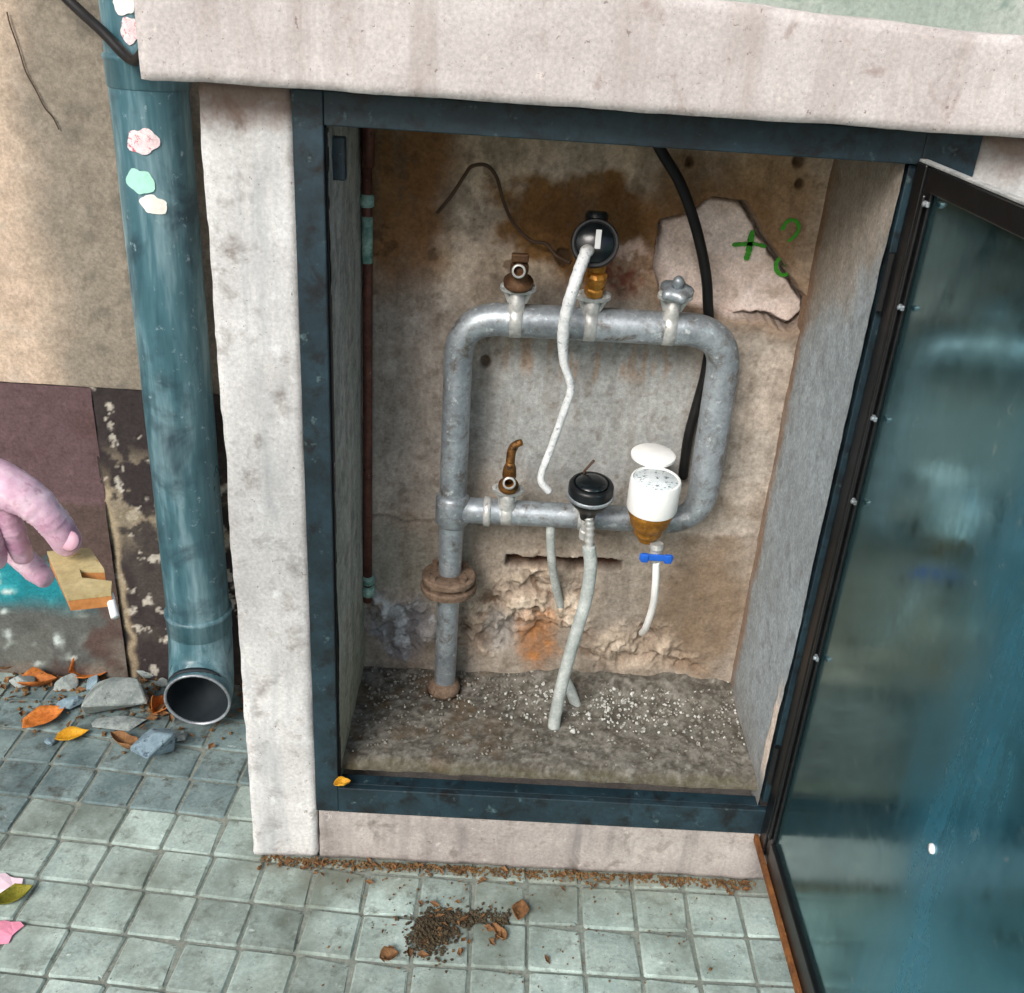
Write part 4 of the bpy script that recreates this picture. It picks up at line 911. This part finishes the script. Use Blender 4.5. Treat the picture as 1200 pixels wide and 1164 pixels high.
for k in range(28):
    a = 2*math.pi*k/28; q = 1+.3*math.sin(3*a+1)+.18*math.sin(7*a)+.12*math.sin(11*a+2); smv.append((cc.x+.012+math.cos(a)*.030*q-.008, cc.y+.002+math.sin(a)*.024*q))
sme = obj('dirt_smear', [(x, y, .0006) for x, y in smv]+[(x*.98+cc.x*.02, y*.98+cc.y*.02, .0018) for x, y in smv], [tuple(range(28, 56))]+[(k, (k+1) % 28, 28+(k+1) % 28, 28+k) for k in range(28)], M['soil']); tag(sme, 'flat dark smear of trodden soil under the soil clump', 'soil smear')
tag(grit(1100, clump_area, lambda x, y: random.uniform(0, 1)*max(.002, .011-.28*math.hypot(x-cc.x, y-cc.y)), .0012, .0045, 5).build('soil_clump', M['soil']), 'crumbled clump of dark soil and dry leaf on the pavement', 'soil clump')

# ------------------------------------------------------------------ hand with the small wooden piece
YH = -.58
def hp(u, v, dy=0): return at(u, v, YH+dy)
hand_root = hp(-60, 575)
bmH = bmesh.new(); sk = {}
def jv(key, p, r): sk[key] = (bmH.verts.new(p), r)
def je(*ks):
    for a, b in zip(ks[:-1], ks[1:]): bmH.edges.new((sk[a][0], sk[b][0]))
jv('elbow', hp(-420, 420, .02), .044); jv('fore', hp(-250, 490, .01), .036); jv('wrist', hp(-110, 540), .029)
jv('palm', hp(-66, 566, .006), .034); jv('palm2', hp(-40, 588, .014), .028)
jv('th1', hp(-26, 560, -.010), 0.0212); jv('th2', hp(18, 574, -.016), 0.0166); jv('th3', hp(46, 594, -.016), 0.0131); jv('th3b', hp(60, 609, -.015), 0.0115); jv('th4', hp(73, 626, -.013), 0.0124); jv('th5', hp(82, 641, -.010), 0.0106); jv('th6', hp(85, 647, -.009), 0.0072)
jv('in1', hp(-20, 612, .020), .0125); jv('in2', hp(14, 642, .030), .0104); jv('in3', hp(40, 668, .024), .0096); jv('in4', hp(58, 682, .014), .0082)
jv('mi1', hp(-34, 586, -.002), .0124); jv('mi2', hp(2, 594, -.010), .0100); jv('mi3', hp(15, 622, -.010), .0088); jv('mi3b', hp(21, 638, -.007), .0082); jv('mi4', hp(27, 653, -.004), .0082); jv('mi5', hp(29, 659, -.003), .0056)
jv('ri1', hp(-50, 598, -.010), .0124); jv('ri2', hp(-24, 606, -.022), .0100); jv('ri3', hp(-12, 632, -.020), .0088); jv('ri4', hp(-4, 656, -.014), .0080); jv('ri5', hp(-2, 662, -.012), .0058)
jv('li1', hp(-68, 604, -.014), 0.0113); jv('li2', hp(-48, 622, -.026), 0.0090); jv('li3', hp(-36, 642, -.024), 0.0081); jv('li4', hp(-28, 656, -.018), 0.0070)
je('elbow', 'fore', 'wrist', 'palm', 'palm2'); je('palm', 'th1', 'th2', 'th3', 'th3b', 'th4', 'th5', 'th6'); je('palm2', 'in1', 'in2', 'in3', 'in4'); je('palm2', 'mi1', 'mi2', 'mi3', 'mi3b', 'mi4', 'mi5'); je('palm', 'ri1', 'ri2', 'ri3', 'ri4', 'ri5'); je('palm', 'li1', 'li2', 'li3', 'li4')
for vv, r in sk.values(): vv.co = vv.co-hand_root
me = bpy.data.meshes.new('person'); order = list(sk.values())
bmH.verts.index_update(); idx = {k: v[0].index for k, v in sk.items()}; rad = {v[0].index: v[1] for v in sk.values()}
bmH.to_mesh(me); bmH.free()
ho = bpy.data.objects.new('person', me); COL.objects.link(ho); ho.location = hand_root
skm = ho.modifiers.new('skin', 'SKIN'); skm.use_smooth_shade = True; skm.branch_smoothing = .3
for i, q in enumerate(me.skin_vertices[0].data):
    q.radius = (rad[i], rad[i]); q.use_root = (i == idx['wrist'])
ss = ho.modifiers.new('sub', 'SUBSURF'); ss.levels = 3; ss.render_levels = 3
JP = {k: q[0] for k, q in {k: (Vector(me.vertices[i].co),) for k, i in idx.items()}.items()}
bpy.context.view_layer.update()
me2 = bpy.data.meshes.new_from_object(ho.evaluated_get(bpy.context.evaluated_depsgraph_get()))
ho.modifiers.clear(); ho.data = me2; me = me2
# skin folds across each joint, a fuller knuckle between them, tendons on the back of the thumb
folds = []
for a_, b_, c_, rr0 in (('th2', 'th3', 'th3b', .022), ('th3', 'th3b', 'th4', .019), ('mi1', 'mi2', 'mi3', .013), ('mi2', 'mi3', 'mi3b', .012), ('mi3', 'mi3b', 'mi4', .011), ('ri1', 'ri2', 'ri3', .013), ('ri2', 'ri3', 'ri4', .012), ('in2', 'in3', 'in4', .013), ('li2', 'li3', 'li4', .011)):
    folds.append((JP[b_], (JP[c_]-JP[a_]).normalized(), rr0))
nrm_ = [Vector(q.normal) for q in me.vertices]
for q, nv_ in zip(me.vertices, nrm_):
    d_ = 0
    for P_, ax_, rr0 in folds:
        w_ = q.co-P_; s_ = w_.dot(ax_); rad_ = (w_-ax_*s_).length
        if abs(s_) > .012 or rad_ > rr0: continue
        wob = .0012*noise.noise(q.co*260)
        for off_, dp in ((-.0058, .0005), (-.0026, .0009), (.0002, .0011), (.0030, .0008), (.0062, .0005)):
            d_ -= dp*math.exp(-((s_-off_+wob)/.0009)**2)
        d_ += .0011*math.exp(-(s_/.0055)**2)
    d_ += .0009*noise.noise(q.co*70)+.0004*noise.noise(q.co*180)
    q.co = q.co+nv_*d_
me.polygons.foreach_set('use_smooth', [True]*len(me.polygons)); me.materials.clear()
me.materials.append(M['skin'])
tag(ho, 'bare hand reaching in from the left edge, thumb pressing a small wooden piece', 'person')
# thumb nail and sleeve belong to the arm
def rel(o): return o
nc = hp(80, 634, -.0215)
nail = MB(); nail.lathe([(.0001, .0004), (.004, .0001), (.0068, -.0010), (.0074, -.0024)], nc, (-.1, -1, .55), 14)
nail.build('thumb_nail', plain('nail', s(200, 158, 174), .5, 0, .05), ho, True)
slv = MB(); slv.tube(smooth_path([hp(-240, 494, .01), hp(-330, 458, .014), hp(-440, 412, .02), hp(-640, 300, .03), hp(-1000, 150, .06), hp(-1400, 60, .1)], 6), [.045+.0009*i+.003*math.sin(i*1.7) for i in range(31)], 20)
slv.build('sleeve', M['sleeve'], ho, True)

zb = at(85, 648, YH).z
outl = [atz(u, v, zb) for u, v in [(55, 646), (105, 642), (122, 667), (93, 667), (96, 677), (131, 681), (130, 694), (78, 700)]]
wp = empty('wooden_piece', outl[0]); tag(wp, 'small notched tan wooden piece with white tip held under the thumb', 'wooden piece')
def prism(name, P, z0, z1, mat):
    n = len(P); V = [(p.x, p.y, z) for z in (z0, z1) for p in P]
    Fc = [tuple(range(n-1, -1, -1)), tuple(range(n, 2*n))]+[(k, (k+1) % n, n+(k+1) % n, n+k) for k in range(n)]
    return fix_normals(obj(name, V, Fc, mat, wp))
prism('top_plate', outl, zb-.003, zb, M['wood'])
prism('lower_block', [outl[0]+Vector((.001, -.001, 0)), outl[1], outl[2], outl[3], outl[4], outl[5], outl[6], outl[7]+Vector((.001, .001, 0))], zb-.0115, zb-.0032, M['wood_edge'])
tp = outl[6]+Vector((-.004, .006, -.006))
MB().tube([tp, tp+Vector((.004, -.007, -.004)), tp+Vector((.008, -.014, -.009))], .0029, 10).build('white_tip', M['white_plastic'], wp, True)
